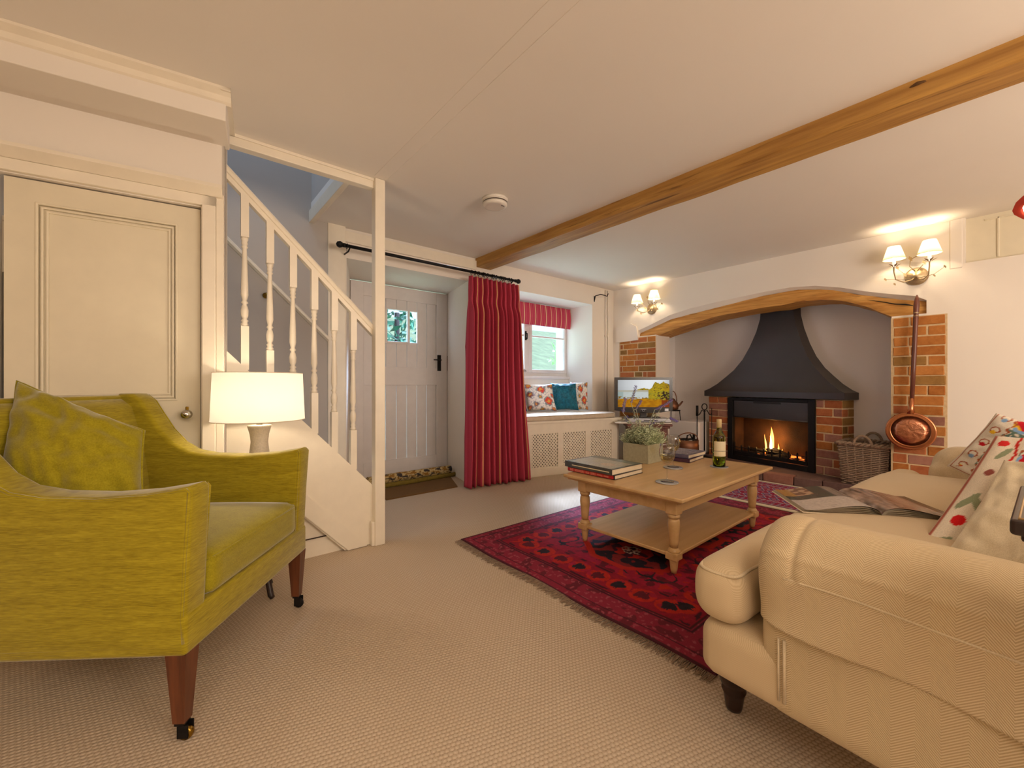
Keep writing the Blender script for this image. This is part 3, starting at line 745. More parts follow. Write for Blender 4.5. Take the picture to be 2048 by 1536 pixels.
def bush(c, r, n, s, label, q=(1, 1, 1), mat='hedge'):
    t = thing('garden_bush', label, 'bush', (c[0], c[1], c[2]-r*q[2]))
    bm = BM(); leaves(bm, (0, 0, r*q[2]), r, n, s, q); o = obj('foliage', bm, mat, t); o['kind'] = 'stuff'
    bm = BM(); tube(bm, [(0, 0, -.6), (0, 0, r*q[2])], .05, 6); obj('stem', bm, 'log', t)
bush((9.8, 15.5, 4.6), 1.5, 1500, .20, 'blue-green bush at top left of the window view', (1.2, .7, .8))
bush((12.6, 17.5, 5.2), 1.3, 1300, .20, 'pale green bush at the top right of the window view', (1.2, .7, .7), 'gleaf')
bush((3.6, 8.0, 2.4), 1.6, 2600, .13, 'dense leafy bush seen through the small door pane', (1.3, .6, 1.1))
bm = BM(); box(bm, 11.3, 12.6, 16.2, 17.2, 3.9, 4.6, .1, 2); tag(obj('garden_wall', bm, 'slate'), 'small grey stone wall far up the garden beyond the window', 'wall')
t = thing('climbing_plant', 'slim leafy green climber growing outside the right window pane', 'plant', (4.6, 4.35, 0))
bm = BM(); tube(bm, [(0, 0, 0), (.02, 0, .7), (.0, .05, 1.3), (-.06, 0, 1.9)], .012, 6); tube(bm, [(.02, 0, .8), (-.12, 0, 1.2), (-.16, 0, 1.5)], .007, 6); obj('stem', bm, 'gleaf', t)
bm = BM()
for k in range(26):
    h_ = random.uniform(.75, 1.9); leaves(bm, (random.uniform(-.2, .12), random.uniform(-.05, .05), h_), .05, 3, .045)
o = obj('foliage', bm, 'gleaf', t); o['kind'] = 'stuff'
# hatch recess high on the right wall
bm = BM(); box(bm, XR+.05, XR+.08, -.75, .21, 1.83, CZ); box(bm, XR+.043, XR+.055, .050, .062, 1.85, CZ-.03, .003); box(bm, XR+.043, XR+.055, -.7, .12, CZ-.04, CZ-.03, .003)
struct(obj('trim_12', bm, 'cup'))
bm = BM(); box(bm, XR-.004, XR+.01, .225, .29, 1.80, CZ, .005); struct(obj('trim_13', bm, 'wall'))
# pipes in the corner
for X in (4.28, 4.325):
    bm = BM(); tube(bm, [(X, YB-.012, .55), (X, YB-.012, 1.2), (X+.003, YB-.014, 1.6), (X, YB-.012, 2.14)], .009 if X < 4.3 else .006, 8)
    p = obj('corner_pipe', bm, 'wall', None, True); tag(p, 'thicker left one of two white painted pipes in the far corner' if X < 4.3 else 'thinner right one of two white painted pipes in the far corner', 'pipe', 'painted pipes in the corner')
    bm = BM(); box(bm, X-.014, X+.014, YB-.02, YB, 1.55, 1.575, .002); obj('pipe_clip', bm, 'wall', p)
c = atY(1200, 592, YB-.05)
bm = BM(); tube(bm, [(c.x-.05, YB-.005, c.z-.05), (c.x-.05, YB-.02, c.z), (c.x-.05, YB-.10, c.z+.005), (c.x-.02, YB-.14, c.z-.01), (c.x+.01, YB-.15, c.z-.02), (c.x+.02, YB-.16, c.z+.015)], .006, 8); box(bm, c.x-.058, c.x-.042, YB-.006, YB, c.z-.07, c.z+.0, .002)
tag(obj('wall_hook', bm, 'black', None), 'small black iron hook on the wall right of the window', 'hook')

# oak beam across the ceiling
bm = BM(); ys = [-2.5+k*.145 for k in range(41)]; ys[-1] = YB
rings = []
for y in ys:
    w = lambda a, s=3.0: noise.noise(Vector((y*s, a, a*3)))*.006
    q = [(2.285+w(1), CZ+.01), (2.285+w(2), 2.09+w(3)), (2.298+w(2), 2.08+w(3)), (2.462+w(4), 2.08+w(5)), (2.475+w(4), 2.09+w(5)), (2.475+w(6), CZ+.01)]
    rings.append([bm.verts.new((a, y, b)) for a, b in q])
for i in range(len(rings)-1):
    for k in range(5): bm.faces.new((rings[i][k], rings[i][k+1], rings[i+1][k+1], rings[i+1][k]))
bmesh.ops.recalc_face_normals(bm, faces=bm.faces)
bme = obj('ceiling_beam', bm, 'oak'); auto(bme, .6); tag(bme, 'long square oak beam running across the white ceiling', 'beam')
bm = BM(); kx = atX(1835, 168, 2.284); tube(bm, [(2.289, kx.y-.035, kx.z-.006), (2.288, kx.y-.018, kx.z), (2.287, kx.y, kx.z+.002), (2.288, kx.y+.018, kx.z-.001), (2.289, kx.y+.034, kx.z-.004)], [.001, .006, .009, .006, .001], 8); obj('knot', bm, 'knot', bme)

# smoke alarm
c = atz(990, 405, 2.14)
t = thing('smoke_alarm', 'round white smoke alarm on the ceiling left of the beam', 'smoke alarm', (c.x, c.y, CZ-.05))
bm = BM(); lathe(bm, [(.062, 0), (.075, .003), (.080, .010), (.080, .022)], seg=40); lathe(bm, [(.074, .022), (.074, .028)], seg=40); lathe(bm, [(.083, .028), (.083, .034)], seg=40); obj('cover', bm, 'plastic', t)
bm = BM(); lathe(bm, [(.078, .018), (.078, .032)], seg=32); obj('vent_band', bm, 'hole', t)
bm = BM(); lathe(bm, [(.084, .034), (.086, .05)], seg=40); obj('base', bm, 'plastic', t)
bm = BM(); box(bm, .015, .04, -.05, -.044, -.001, .002); obj('test_button', bm, 'hole', t)
# ================================================================== FIREPLACE
F0 = Vector((4.745, .984, 0)); F1 = Vector((5.09, 2.363, 0)); fd = (F1-F0).normalized(); fn = Vector((-fd.y, fd.x, 0))   # fn points to the room
if fn.x > 0: fn = -fn
def fpx(x, y, off=0.0): p = atP(x, y, F0+fn*off, fd); return (p-F0).dot(fd), p.z     # u from the right-hand corner
HZ = .088
uR = fpx(1631, 870)[0]; uL = fpx(1456, 850)[0]; FL = (F1-F0).length
TZ = .80
fp = thing('fireplace', 'brick-built fireplace with black flared hood and glazed stove in the inglenook', 'fireplace', F0)
fp.rotation_euler = (0, 0, math.atan2(fd.y, fd.x)-PI/2)      # local y runs along the front, local -x faces the room
# brick piers
for q0, q1 in ((.003, uR), (uL, FL-.003)):
    bm = BM(); box(bm, .006, .205, q0, q1, HZ, TZ); obj('mortar_core', bm, 'mortar', fp)
bm = BM(); box(bm, .20, .36, -.76, FL+.95, 0, 2.1); wk = struct(obj('wall_inglenook_back', bm, 'wall2')); wk.location = fp.location; wk.rotation_euler = fp.rotation_euler
nc = 9; ch = (TZ-HZ)/nc
for k in range(nc):
    z0 = HZ+k*ch
    pr = [.35, .65] if k % 2 else [.68, .32]
    if k % 4 == 2: pr = [1.0]
    brick_row(fp, (0, 0, 0), (0, 1, 0), [uR*q for q in pr], z0, z0+ch, .05, [random.choice(['b2', 'b1', 'b3', 'b2', 'b4']) for _ in pr], .011, (-1, 0, 0), .003)
    W = FL-uL; pr = [1.0] if k % 2 else [.5, .5]
    brick_row(fp, (0, uL, 0), (0, 1, 0), [W*q for q in pr], z0, z0+ch, .05, [random.choice(['b4', 'b2', 'b4']) for _ in pr], .011, (-1, 0, 0), .003)
    pr = [.10, .10] if k % 2 else [.20]
    brick_row(fp, (.0, 0, 0), (1, 0, 0), pr, z0, z0+ch, .05, [random.choice(['b3', 'b2', 'b3']) for _ in pr], .011, (0, -1, 0), .003)
# hood: curved cross-sections
hv = [1, .93, .87, .80, .72, .63, .545, .46, .394, .33, .266, .22, .177, .13, .09, .055, .027, .01, 0]
hs_k = [(1, 0), (.87, .013), (.72, .074), (.545, .18), (.394, .30), (.266, .45), (.177, .60), (.09, .755), (.027, .906), (0, 1.0)]
def hs(v):
    for (a, b), (c, d) in zip(hs_k[:-1], hs_k[1:]):
        if v <= a and v >= c: return b+(d-b)*(a-v)/(a-c)
    return 1
bz = .868; tz = 1.78
bl = FL+.03; br = -.035                               # bottom: left and right ends (y), front x = -.04
tl, tr = .815, .475                                     # neck
bm = BM(); rings = []
for v in hv:
    s = hs(v); s2 = s
    yl = tl+(bl-tl)*s; yr = tr+(br-tr)*s; xf = .075+(-.035-.075)*s; z = bz+(tz-bz)*v
    rings.append([bm.verts.new(p) for p in ((.21, yr, z), (xf, yr, z), (xf, yl, z), (.21, yl, z))])
for i in range(len(rings)-1):
    for k in range(3): bm.faces.new((rings[i][k], rings[i][k+1], rings[i+1][k+1], rings[i+1][k]))
bmesh.ops.recalc_face_normals(bm, faces=bm.faces)
hd = obj('hood', bm, 'blacksteel', fp); auto(hd, .5)
bm = BM(); box(bm, -.037, .205, br-.002, bl+.002, TZ+.004, bz+.002, .004); obj('hood_band', bm, 'blacksteel', fp)
# stove frame, smoke plate, glass, grate, fire
bm = BM(); fx = -.012
gl0, gr0 = fpx(1466, 850)[0], fpx(1617, 850)[0]
pz0 = fpx(1540, 839)[1]; g1 = fpx(1540, 942)[1]
gb = HZ+.055
box(bm, fx, .05, gl0, uL-.002, HZ, TZ-.004, .003); box(bm, fx, .05, uR+.002, gr0, HZ, TZ-.004, .003)
box(bm, fx, .05, gr0, gl0, TZ-.035, TZ-.004, .003); box(bm, fx, .05, gr0, gl0, HZ, gb, .003)
obj('stove_frame', bm, 'black', fp)
bm = BM(); box(bm, fx+.02, .05, gr0, gl0, pz0, TZ-.036, .003); tube(bm, [(fx+.012, gr0, pz0+.004), (fx+.012, gl0, pz0+.004)], .007, 8); o = obj('smoke_plate', bm, 'antique', fp); o.data.materials[0] = M['blacksteel']
um = (gr0+gl0)/2
bm = BM(); box(bm, fx+.012, fx+.03, um-.13, um+.16, TZ-.062, TZ-.045); obj('air_slot', bm, 'blackmatt', fp)
bm = BM(); box(bm, .045, .20, gr0-.0, gl0, gb-.03, gb); box(bm, .188, .199, gr0, gl0, gb, pz0+.1); box(bm, .03, .19, gr0-.01, gr0, gb, pz0+.1); box(bm, .03, .19, gl0, gl0+.01, gb, pz0+.1); box(bm, .03, .19, gr0, gl0, pz0+.09, pz0+.11); obj('firebox', bm, 'fbrick', fp)
bm = BM(); box(bm, .022, .026, gr0, gl0, gb, pz0); obj('stove_glass', bm, 'stoveglass', fp)
# fret in front of the coals
bm = BM(); zf = gb+.05
box(bm, -.005, .018, gr0+.012, gl0-.012, zf-.045, zf-.005, .004); box(bm, -.004, .012, gr0+.012, gl0-.012, zf+.035, zf+.043, .002); box(bm, -.004, .012, gr0+.012, gl0-.012, zf+.0, zf+.008, .002)
nb = 10
for k in range(nb):
    y = gr0+.02+(gl0-gr0-.04)*k/(nb-1); hh = .09 if k in (0, nb-1) else .062
    box(bm, -.005, .010, y-.007, y+.007, zf-.01, zf+hh-.012, .003); prism(bm, [(y-.009, zf+hh-.012), (y, zf+hh+.008), (y+.009, zf+hh-.012)], 'x', -.006, .010)
obj('fret', bm, 'black', fp)
bm = BM()
for k in range(7):
    a = Vector((random.uniform(.07, .13), um+random.uniform(-.22, .1), gb+random.uniform(.03, .10))); b = a+Vector((random.uniform(-.05, .05), random.uniform(.1, .28), random.uniform(-.03, .06)))
    tube(bm, [a, (a+b)/2+Vector((0, 0, .006)), b], [.022, .027, .02], 9)
obj('logs', bm, 'log', fp)['kind'] = 'stuff'
bm = BM()
for k in range(34):
    y = um+random.uniform(-.28, .16); r = random.uniform(.008, .02); soft(bm, random.uniform(.05, .16), y, gb+.01+random.uniform(0, .05), r, r*1.3, r, r*.6, 1)
obj('embers', bm, 'ember', fp)['kind'] = 'stuff'
def flame(bm, x, y, z, h, w, lean=0, ph=0):
    n = 12; rows = []
    for i in range(n+1):
        f = i/n; r = w*(math.sin(PI*min(1, f*.9+.12)))*(1-f)**.45; cx = lean*f+math.sin(f*7+ph)*w*.35*f
        rows.append([bm.verts.new((x+math.cos(2*PI*k/8)*r*.5, y+cx+math.sin(2*PI*k/8)*r, z+h*f)) for k in range(8)])
    for i in range(n):
        for k in range(8): bm.faces.new((rows[i][k], rows[i][(k+1) % 8], rows[i+1][(k+1) % 8], rows[i+1][k])).smooth = True
ffx, ffz = fpx(1543, 880, 0)
ff = atP(1544, 905, F0-fn*.12, fd); fu = (ff-F0).dot(fd)
bm = BM(); fl = [(.13, fu, .075, .30, .026, .01, 0), (.12, fu+.06, .09, .20, .012, .02, 2), (.14, fu-.05, .07, .13, .012, -.01, 1), (.12, fu-.11, .06, .09, .014, 0, 3), (.15, fu+.03, .10, .26, .012, 0, 4), (.12, fu-.2, .06, .05, .013, 0, 5)]
for a in fl: flame(bm, a[0], a[1], gb+a[2]-.03, a[3], a[4], a[5], a[6])
obj('flames', bm, 'flame', fp)['kind'] = 'stuff'
bm = BM(); flame(bm, .10, fu-.005, gb+.07, .18, .017, .01, 0); flame(bm, .10, fu-.10, gb+.04, .05, .009, 0, 1); obj('flame_core', bm, 'flame2', fp)
wf = F0+fd*fu-fn*.09+Vector((0, 0, gb+.24)); light('fire_light', 'POINT', wf, 3.2, (1.0, .48, .14), .05)

# companion set, coal scuttle, kettle on the ledge
c = Vector((4.83, 2.29, 0))
t = thing('fire_tool_stand', 'black iron fire tool stand with ringed top left of the fireplace', 'fire tools', (c.x, c.y, HZ))
bm = BM(); lathe(bm, [(.085, 0), (.085, .012), (.05, .025), (.012, .035)], seg=20); obj('base', bm, 'black', t)
bm = BM(); tube(bm, [(0, 0, .02), (0, 0, .56)], .009, 8); tube(bm, [(.03*math.cos(a)*RT.x, .03*math.cos(a)*RT.y, .595+.036*math.sin(a)) for a in [2*PI*k/20 for k in range(21)]], .006, 6); obj('stem', bm, 'black', t)
bm = BM()
for s in (-1, 1): tube(bm, [Vector((0, 0, .54)), RT*s*.03+Vector((0, 0, .555)), RT*s*.055+Vector((0, 0, .51)), RT*s*.075+Vector((0, 0, .50)), RT*s*.085+Vector((0, 0, .52))], .006, 6)
obj('hook_arm', bm, 'black', t)
bm = BM(); p = RT*-.085; tube(bm, [p+Vector((0, 0, .14)), p+Vector((0, 0, .50))], .006, 8); tube(bm, [p+Vector((0, 0, .49)), p+Vector((0, 0, .61))], .014, 10); box(bm, p.x-.04, p.x+.04, p.y-.004, p.y+.004, .07, .15, .002); obj('shovel', bm, 'black', t)
bm = BM(); p = RT*.085; tube(bm, [p+Vector((0, 0, .06)), p+Vector((0, 0, .58))], .0045, 6); tube(bm, [p+RT*.03+Vector((0, 0, .08)), p+Vector((0, 0, .06))], .005, 6); obj('poker', bm, 'black', t)
c = Vector((4.63, 2.40, 0))
t = thing('coal_bucket', 'copper coal bucket with a bail handle on the hearth left of the fire tools', 'bucket', (c.x, c.y, HZ))
bm = BM(); lathe(bm, [(.085, 0), (.112, .05), (.125, .14), (.127, .22), (.122, .22), (.117, .14), (.08, .02)], seg=28, cap=True); obj('body', bm, 'bronze', t, True)
bm = BM(); tube(bm, [RT*(-.125*math.cos(a))+Vector((0, 0, .21+.09*math.sin(a)))+FW*(-.04*math.sin(a)) for a in [PI*k/14 for k in range(15)]], .006, 6); obj('bail_handle', bm, 'bronze', t)
bm = BM(); soft(bm, -.02, -.03, .19, .045, .045, .03, .028, 3); obj('white_lump', bm, 'coal', t)
bm = BM()
for k in range(5): a = k*1.2; soft(bm, .06*math.cos(a)+.03, .06*math.sin(a), .19, .035, .035, .035, .025, 2, 0, .01, k)
obj('coal', bm, 'blackmatt', t)['kind'] = 'stuff'
bm = BM(); tube(bm, [(.03, .02, .2), (.05, .02, .26), (.08, .0, .27), (.09, -.02, .22)], .008, 6); tube(bm, [(.10, -.03, .18), (.11, -.03, .28)], .016, 8); obj('tongs', bm, 'black', t)
c = atd(1349, 818, 5.0); 
t = thing('copper_kettle', 'small brown copper kettle on an iron trivet on the inglenook ledge', 'kettle', (4.985, 2.775, .49+.13))
bm = BM(); lathe(bm, [(.05, 0), (.07, .01), (.075, .05), (.06, .10), (.03, .125), (.03, .135), (.01, .15)], seg=20); obj('body', bm, 'bronze', t, True)
bm = BM(); tube(bm, [RT*(.055*math.cos(a))+Vector((0, 0, .11+.13*math.sin(a))) for a in [PI*k/12 for k in range(13)]], .006, 6); obj('handle', bm, 'bronze', t)
bm = BM(); tube(bm, [RT*.06+Vector((0, 0, .04)), RT*.10+Vector((0, 0, .07)), RT*.13+Vector((0, 0, .11))], [.016, .012, .010], 8); obj('spout', bm, 'bronze', t)
t2 = thing('iron_trivet', 'thin iron trivet under the small copper kettle', 'trivet', (4.985, 2.775, .49))
bm = BM(); tube(bm, [(.09*math.cos(a), .09*math.sin(a), .122) for a in [2*PI*k/20 for k in range(21)]], .007, 6); box(bm, -.09, .09, -.006, .006, .118, .126); box(bm, -.006, .006, -.09, .09, .118, .126); obj('top', bm, 'black', t2)
for k in range(3):
    a = k*2.1+.7; bm = BM(); tube(bm, [(.088*math.cos(a), .088*math.sin(a), .12), (.10*math.cos(a), .10*math.sin(a), 0)], .005, 6); obj('leg', bm, 'black', t2)

# log basket
t = thing('log_basket', 'square grey wicker log basket with two hoop handles beside the fireplace', 'basket', (4.668, .79, HZ), math.radians(-2))
def wick(bm, w0, w1, h, n=22, seg=18):
    for r in range(n):
        f = (r+.5)/n; w = w0+(w1-w0)*f; z = h*f; pts = []
        for sd in range(4):
            for k in range(seg):
                s = -1+2*k/seg; q = [(s, -1), (1, s), (-s, 1), (-1, -s)][sd]
                out_ = 1+.022*math.cos(PI*k/3*1.0+PI*(r % 2)); pts.append((q[0]*w*(out_ if abs(q[0]) == 1 else 1), q[1]*w*(out_ if abs(q[1]) == 1 else 1), z))
        pts.append(pts[0]); tube(bm, pts, .0065, 5, cap=False)
bm = BM(); wick(bm, .145, .170, .34); o = obj('weave', bm, 'wicker', t, True); o['kind'] = 'stuff'
bm = BM()
for sd in range(4):
    for k in range(7):
        s = -1+2*k/6; q = [(s, -1), (1, s), (-s, 1), (-1, -s)][sd]; tube(bm, [(q[0]*.143, q[1]*.143, 0), (q[0]*.168, q[1]*.168, .35)], .006, 5)
o = obj('stakes', bm, 'wicker', t, True); o['kind'] = 'stuff'
bm = BM()
for j in range(2):
    pts = []
    for sd in range(4):
        for k in range(24):
            s = -1+2*k/24; q = [(s, -1), (1, s), (-s, 1), (-1, -s)][sd]; a = k*1.3+j*PI; pts.append((q[0]*(.176+.008*math.cos(a)), q[1]*(.176+.008*math.cos(a)), .35+.010*math.sin(a)))
    pts.append(pts[0]); tube(bm, pts, .011, 6, cap=False)
obj('rim', bm, 'wicker', t, True)
for s in (-1, 1):
    bm = BM(); tube(bm, [(s*.18, .06*math.cos(a), .34+.085*math.sin(a)) for a in [PI*k/12 for k in range(13)]], .011, 7); obj('handle', bm, 'wicker', t, True)
bm = BM(); box(bm, -.15, .15, -.15, .15, .0, .27); obj('liner', bm, 'hole', t)

# warming pan against the right pier
c = atX(1821, 862, XR-.075)
t = thing('warming_pan', 'round hammered copper warming pan with long dark wooden handle', 'warming pan', c)
bm = BM(); R_ = .142
Mx = Matrix.Rotation(-PI/2, 4, 'Y')
lathe(bm, [(.10, -.055), (R_-.004, -.045), (R_, -.02), (R_, .0), (R_-.004, .006)], seg=48); bmesh.ops.transform(bm, matrix=Mx, verts=bm.verts); obj('pan', bm, 'copperp', t, True)
bm = BM(); lathe(bm, [(R_+.002, .004), (R_+.003, .012), (R_-.008, .016), (R_-.016, .012), (R_-.024, .018), (R_-.03, .014)], seg=48, cap=False); bmesh.ops.transform(bm, matrix=Mx, verts=bm.verts); o = obj('lid', bm, 'copperp', t, True)
bm = BM(); lathe(bm, [(R_-.028, .012), (.07, .020), (.001, .022)], seg=48); bmesh.ops.transform(bm, matrix=Mx, verts=bm.verts); obj('embossed_centre', bm, 'copper', o, True)
bm = BM(); tube(bm, [(0, 0, R_-.01), (0, -.004, R_+.03), (0, -.008, R_+.11)], [.026, .016, .014], 12); obj('ferrule', bm, 'copperp', t, True)
tp = atX(1834, 590, XR-.06)-c
bm = BM(); a = Vector((0, -.008, R_+.10)); b = tp
L = b-a
tube(bm, [a, a+L*.3, a+L*.62, a+L*.78, a+L*.80, a+L*.83, a+L*.90, a+L*.96, a+L*1.0], [.013, .015, .015, .016, .014, .0165, .0185, .014, .004], 12); obj('handle', bm, 'redwood', t, True)
bm = BM()
for f in (.795, .825): tube(bm, [a+L*f, a+L*(f+.008)], .0175, 12)
obj('inlay_ring', bm, 'antique', t, True)
for q0, q1 in ((Vector((.075, 0, .05)), Vector((.04, 0, .05))), (b+Vector((.06, 0, -.04)), b+Vector((0, 0, -.04)))):
    bm = BM(); tube(bm, [q0, q1], .005, 6); obj('wall_pin', bm, 'black', t)

# ------------------------------------------------------------------ twin wall lights
def sconce(px, py, sh, label, scale=1.0, yaw=0):
    c = atX(px, py, XR)
    t = thing('wall_light', label, 'wall light', c, 0, 'twin-shade wall lights')
    s = scale; bm = BM()
    lathe(bm, [(.068*s, 0), (.068*s, .008), (.055*s, .016), (.045*s, .020), (.02*s, .030), (.012*s, .04)], seg=28); bmesh.ops.transform(bm, matrix=Matrix.Rotation(-PI/2, 4, 'Y'), verts=bm.verts)
    obj('back_plate', bm, 'antique', t, True)
    for (sx_, sy_), side in zip(sh, (1, -1)):
        q = atX(sx_, sy_, XR-.115)-c           # bottom centre of the shade
        q = Vector((-.115, q.y, q.z))
        zc = q.z-.058
        bm = BM(); tube(bm, [(-.02, 0, .0), (-.05, side*.02, -.03), (-.08, q.y*.55, -.045), (-.105, q.y*.92, -.02), (-.115, q.y, zc*.5+.0), (-.115, q.y, zc)], .0045, 7)
        arm = obj('arm', bm, 'antique', t, True)
        bm = BM()
        for k in range(5):
            a = 2*PI*k/5; v = [bm.verts.new((-.115+math.cos(a)*.006, q.y+math.sin(a)*.006, zc-.004)), bm.verts.new((-.115+math.cos(a+.45)*.022, q.y+math.sin(a+.45)*.022, zc+.012)), bm.verts.new((-.115+math.cos(a)*.044, q.y+math.sin(a)*.044, zc+.022)), bm.verts.new((-.115+math.cos(a-.45)*.022, q.y+math.sin(a-.45)*.022, zc+.012))]; bm.faces.new(v)
        obj('petal_cup', bm, 'antique', t)
        bm = BM(); tube(bm, [(-.115, q.y, zc), (-.115, q.y, q.z+.02)], .011, 10); obj('candle_tube', bm, 'shade_w', t, True)
        bm = BM(); h = .098; n = 28; r0, r1 = .068, .038
        A = [bm.verts.new((-.115+r0*math.cos(2*PI*k/n), q.y+r0*math.sin(2*PI*k/n), q.z)) for k in range(n)]; B = [bm.verts.new((-.115+r1*math.cos(2*PI*k/n), q.y+r1*math.sin(2*PI*k/n), q.z+h)) for k in range(n)]
        for k in range(n): bm.faces.new((A[k], A[(k+1) % n], B[(k+1) % n], B[k])).smooth = True
        sh_ = obj('lamp_shade', bm, 'shade_s', t)
        bm = BM(); tube(bm, [(-.115+r0*math.cos(2*PI*k/n), q.y+r0*math.sin(2*PI*k/n), q.z+.001) for k in range(n+1)], .0022, 5); obj('shade_trim', bm, 'label', sh_)
        bm = BM(); lathe(bm, [(.006, .02), (.014, .035), (.015, .05), (.006, .07)], -.115, q.y, q.z, 12); obj('bulb', bm, 'bulb', t, True)
        light('sconce_glow', 'POINT', c+Vector((-.115, q.y, q.z+.05)), 6.8, (1.0, .76, .50), .022)
    bm = BM(); tube(bm, [(-.02, 0, .03), (-.03, .035, .08), (-.035, .03, .13), (-.03, -.01, .155), (-.03, -.05, .16)], .003, 6)
    tube(bm, [(-.02, 0, .03), (-.03, -.04, .08)], .0025, 6); tube(bm, [(-.02, 0, -.02), (-.05, .10, -.01), (-.05, .17, .0)], .0018, 5); tube(bm, [(-.02, 0, -.02), (-.05, -.10, -.01), (-.05, -.15, .03)], .0018, 5); tube(bm, [(-.03, 0, -.0), (-.04, .06, .02), (-.05, .10, .07)], .0018, 5)
    obj('tendrils', bm, 'antique', t, True)
    for (ly, lz, s_) in ((.03, .135, .022), (-.045, .09, .018), (.175, .002, .014), (-.155, .035, .014), (.105, .08, .018), (.06, .015, .018), (-.10, -.02, .012), (.12, -.045, .012)):
        bm = BM(); v = [bm.verts.new(p) for p in ((-.045, ly-s_*.5, lz-s_), (-.055, ly+s_*.45, lz-s_*.1), (-.045, ly+s_*.3, lz+s_), (-.035, ly-s_*.5, lz+s_*.3))]; bm.faces.new(v); bm.faces.new([bm.verts.new(q.co+Vector((-.004, 0, 0))) for q in v][::-1]); obj('leaf', bm, 'antique', t)
    return t
sconce(1833, 553, ((1788, 519), (1859, 507)), 'twin-shade wall light with leafy arms right of the arch above the warming pan')
sconce(1304, 618, ((1274, 606), (1308, 598)), 'twin-shade wall light in the far corner above the television', .95)

# ------------------------------------------------------------------ television and its stand
c = Vector((4.12, 2.68, 0))
def loc2(v): return v.x*RT+v.y*FW+Vector((0, 0, v.z))
TYaw = -YAW-.10
sd = thing('television_stand', 'dark red wooden pedestal stand under the television', 'stand', (4.14, 2.66, 0), TYaw)
bm = BM(); box(bm, -.17, .23, -.16, .16, .0, .505, .004); obj('body', bm, 'redwood', sd)
bm = BM(); box(bm, -.19, .25, -.18, .18, .465, .49, .006); box(bm, -.21, .27, -.20, .20, .49, .515, .006); obj('moulded_top', bm, 'redwood', sd)
for s in (-.13, .19):
    bm = BM(); box(bm, s-.018, s+.018, -.168, -.158, .02, .46, .003); obj('pilaster', bm, 'redwood', sd)
pl = thing('player_shelf', 'pale shelf board lying on the television stand', 'shelf', (4.14, 2.66, .516), TYaw)
bm = BM(); box(bm, -.33, .27, -.17, .15, 0, .012, .003); obj('board', bm, 'gloss', pl)
dv = thing('dvd_player', 'slim silver disc player under the television', 'disc player', (4.14, 2.66, .529), TYaw)
bm = BM(); box(bm, -.20, .26, -.175, .10, 0, .045, .008, 3); obj('case', bm, 'silver', dv)
bm = BM(); box(bm, -.03, .12, -.177, -.17, .022, .030); box(bm, -.10, .20, -.177, -.17, .006, .012); obj('disc_slot', bm, 'blackp', dv)
tv = thing('television', 'small black flat-screen television showing an autumn lake scene', 'television', (4.14, 2.66, .575), TYaw)
bm = BM(); box(bm, -.17, .17, -.10, .10, 0, .012, .01, 2); box(bm, -.035, .035, -.02, .02, .01, .06); obj('foot', bm, 'blackp', tv)
bm = BM(); TW, TH = .318, .405
pts = [(-TW, .075), (-TW*.6, .055), (0, .045), (TW*.6, .055), (TW, .075), (TW, .045+TH), (-TW, .045+TH)]
prism(bm, pts, 'y', -.02, .03); box(bm, -TW+.06, TW-.06, .03, .07, .1, .40, .01)
obj('casing', bm, 'blackp', tv)
def scr(u, v):
    n = lambda a, b, s: noise.noise(Vector((a*s, b*s, 1.7)))
    sky = .55+.45*math.exp(-((u-.62)**2)*6)+.1*v-.15*abs(v-.8)
    c_ = (sky*.95, sky*.98, sky)
    hill = .60+.10*math.exp(-((u-.5)/.14)**2)
    tree = .62+.30*math.exp(-((u-.88)/.17)**2)+.05*n(u, 0, 30)+.16*math.exp(-((u-.72)/.05)**2)
    if v < max(hill if .36 < u < .66 else 0, tree if u > .58 else 0)+.03*n(u, v, 25):
        k = .5+.7*n(u, v, 22); c_ = (.38+.25*k+.3*max(0, u-.8), .26+.18*k-.25*max(0, u-.85), .02)
        if n(u, v, 30) > .30: c_ = (.16, .12, .02)
    if v < .62 and u < .60 and v > .30:
        w = .75+.2*u+.1*n(u, v*6, 14)
        c_ = (.80*w, .86*w, .82*w) if u > .1 else (.45, .55, .52)
        if v > .55: c_ = (.55, .52, .42)
        if v < .36+.2*max(0, .2-u) and n(u, v, 20) > -.1: c_ = (.30, .16, .02)
    if v <= .30+.03*n(u, 1, 12): k = .5+.8*n(u, v, 16); c_ = (.40+.22*k, .15+.12*k, .01) if u < .85 else (.30, .06, .01)
    if u+.10*n(u, v, 11) > .84 and .30 < v+.06*n(v, u, 9) < .58: k = n(u, v, 14); c_ = (.07+.06*k, .03, .02)
    if u > .62 and .25 < v < .6 and n(u, v, 28) > .12: c_ = (.42, .34, .03)
    vg = 1-.5*max(0, abs(u-.5)*2-.7)
    return tuple(max(0, q*vg) for q in c_)
grid_mesh('screen', lambda u, v: Vector((-TW+.035+u*(2*TW-.07), -.0215, .115+v*(TH-.10))), 90, 60, 'screen', tv, scr)
bm = BM(); box(bm, -.03, .03, -.0212, -.02, .089, .093); tube(bm, [(.012*math.cos(a), -.021, .077+.012*math.sin(a)) for a in [2*PI*k/16 for k in range(17)]], .0015, 5); obj('badge', bm, 'silver', tv)
bm = BM(); box(bm, TW-.085, TW-.045, -.0215, -.02, .072, .10); obj('sticker', bm, 'silver', tv)

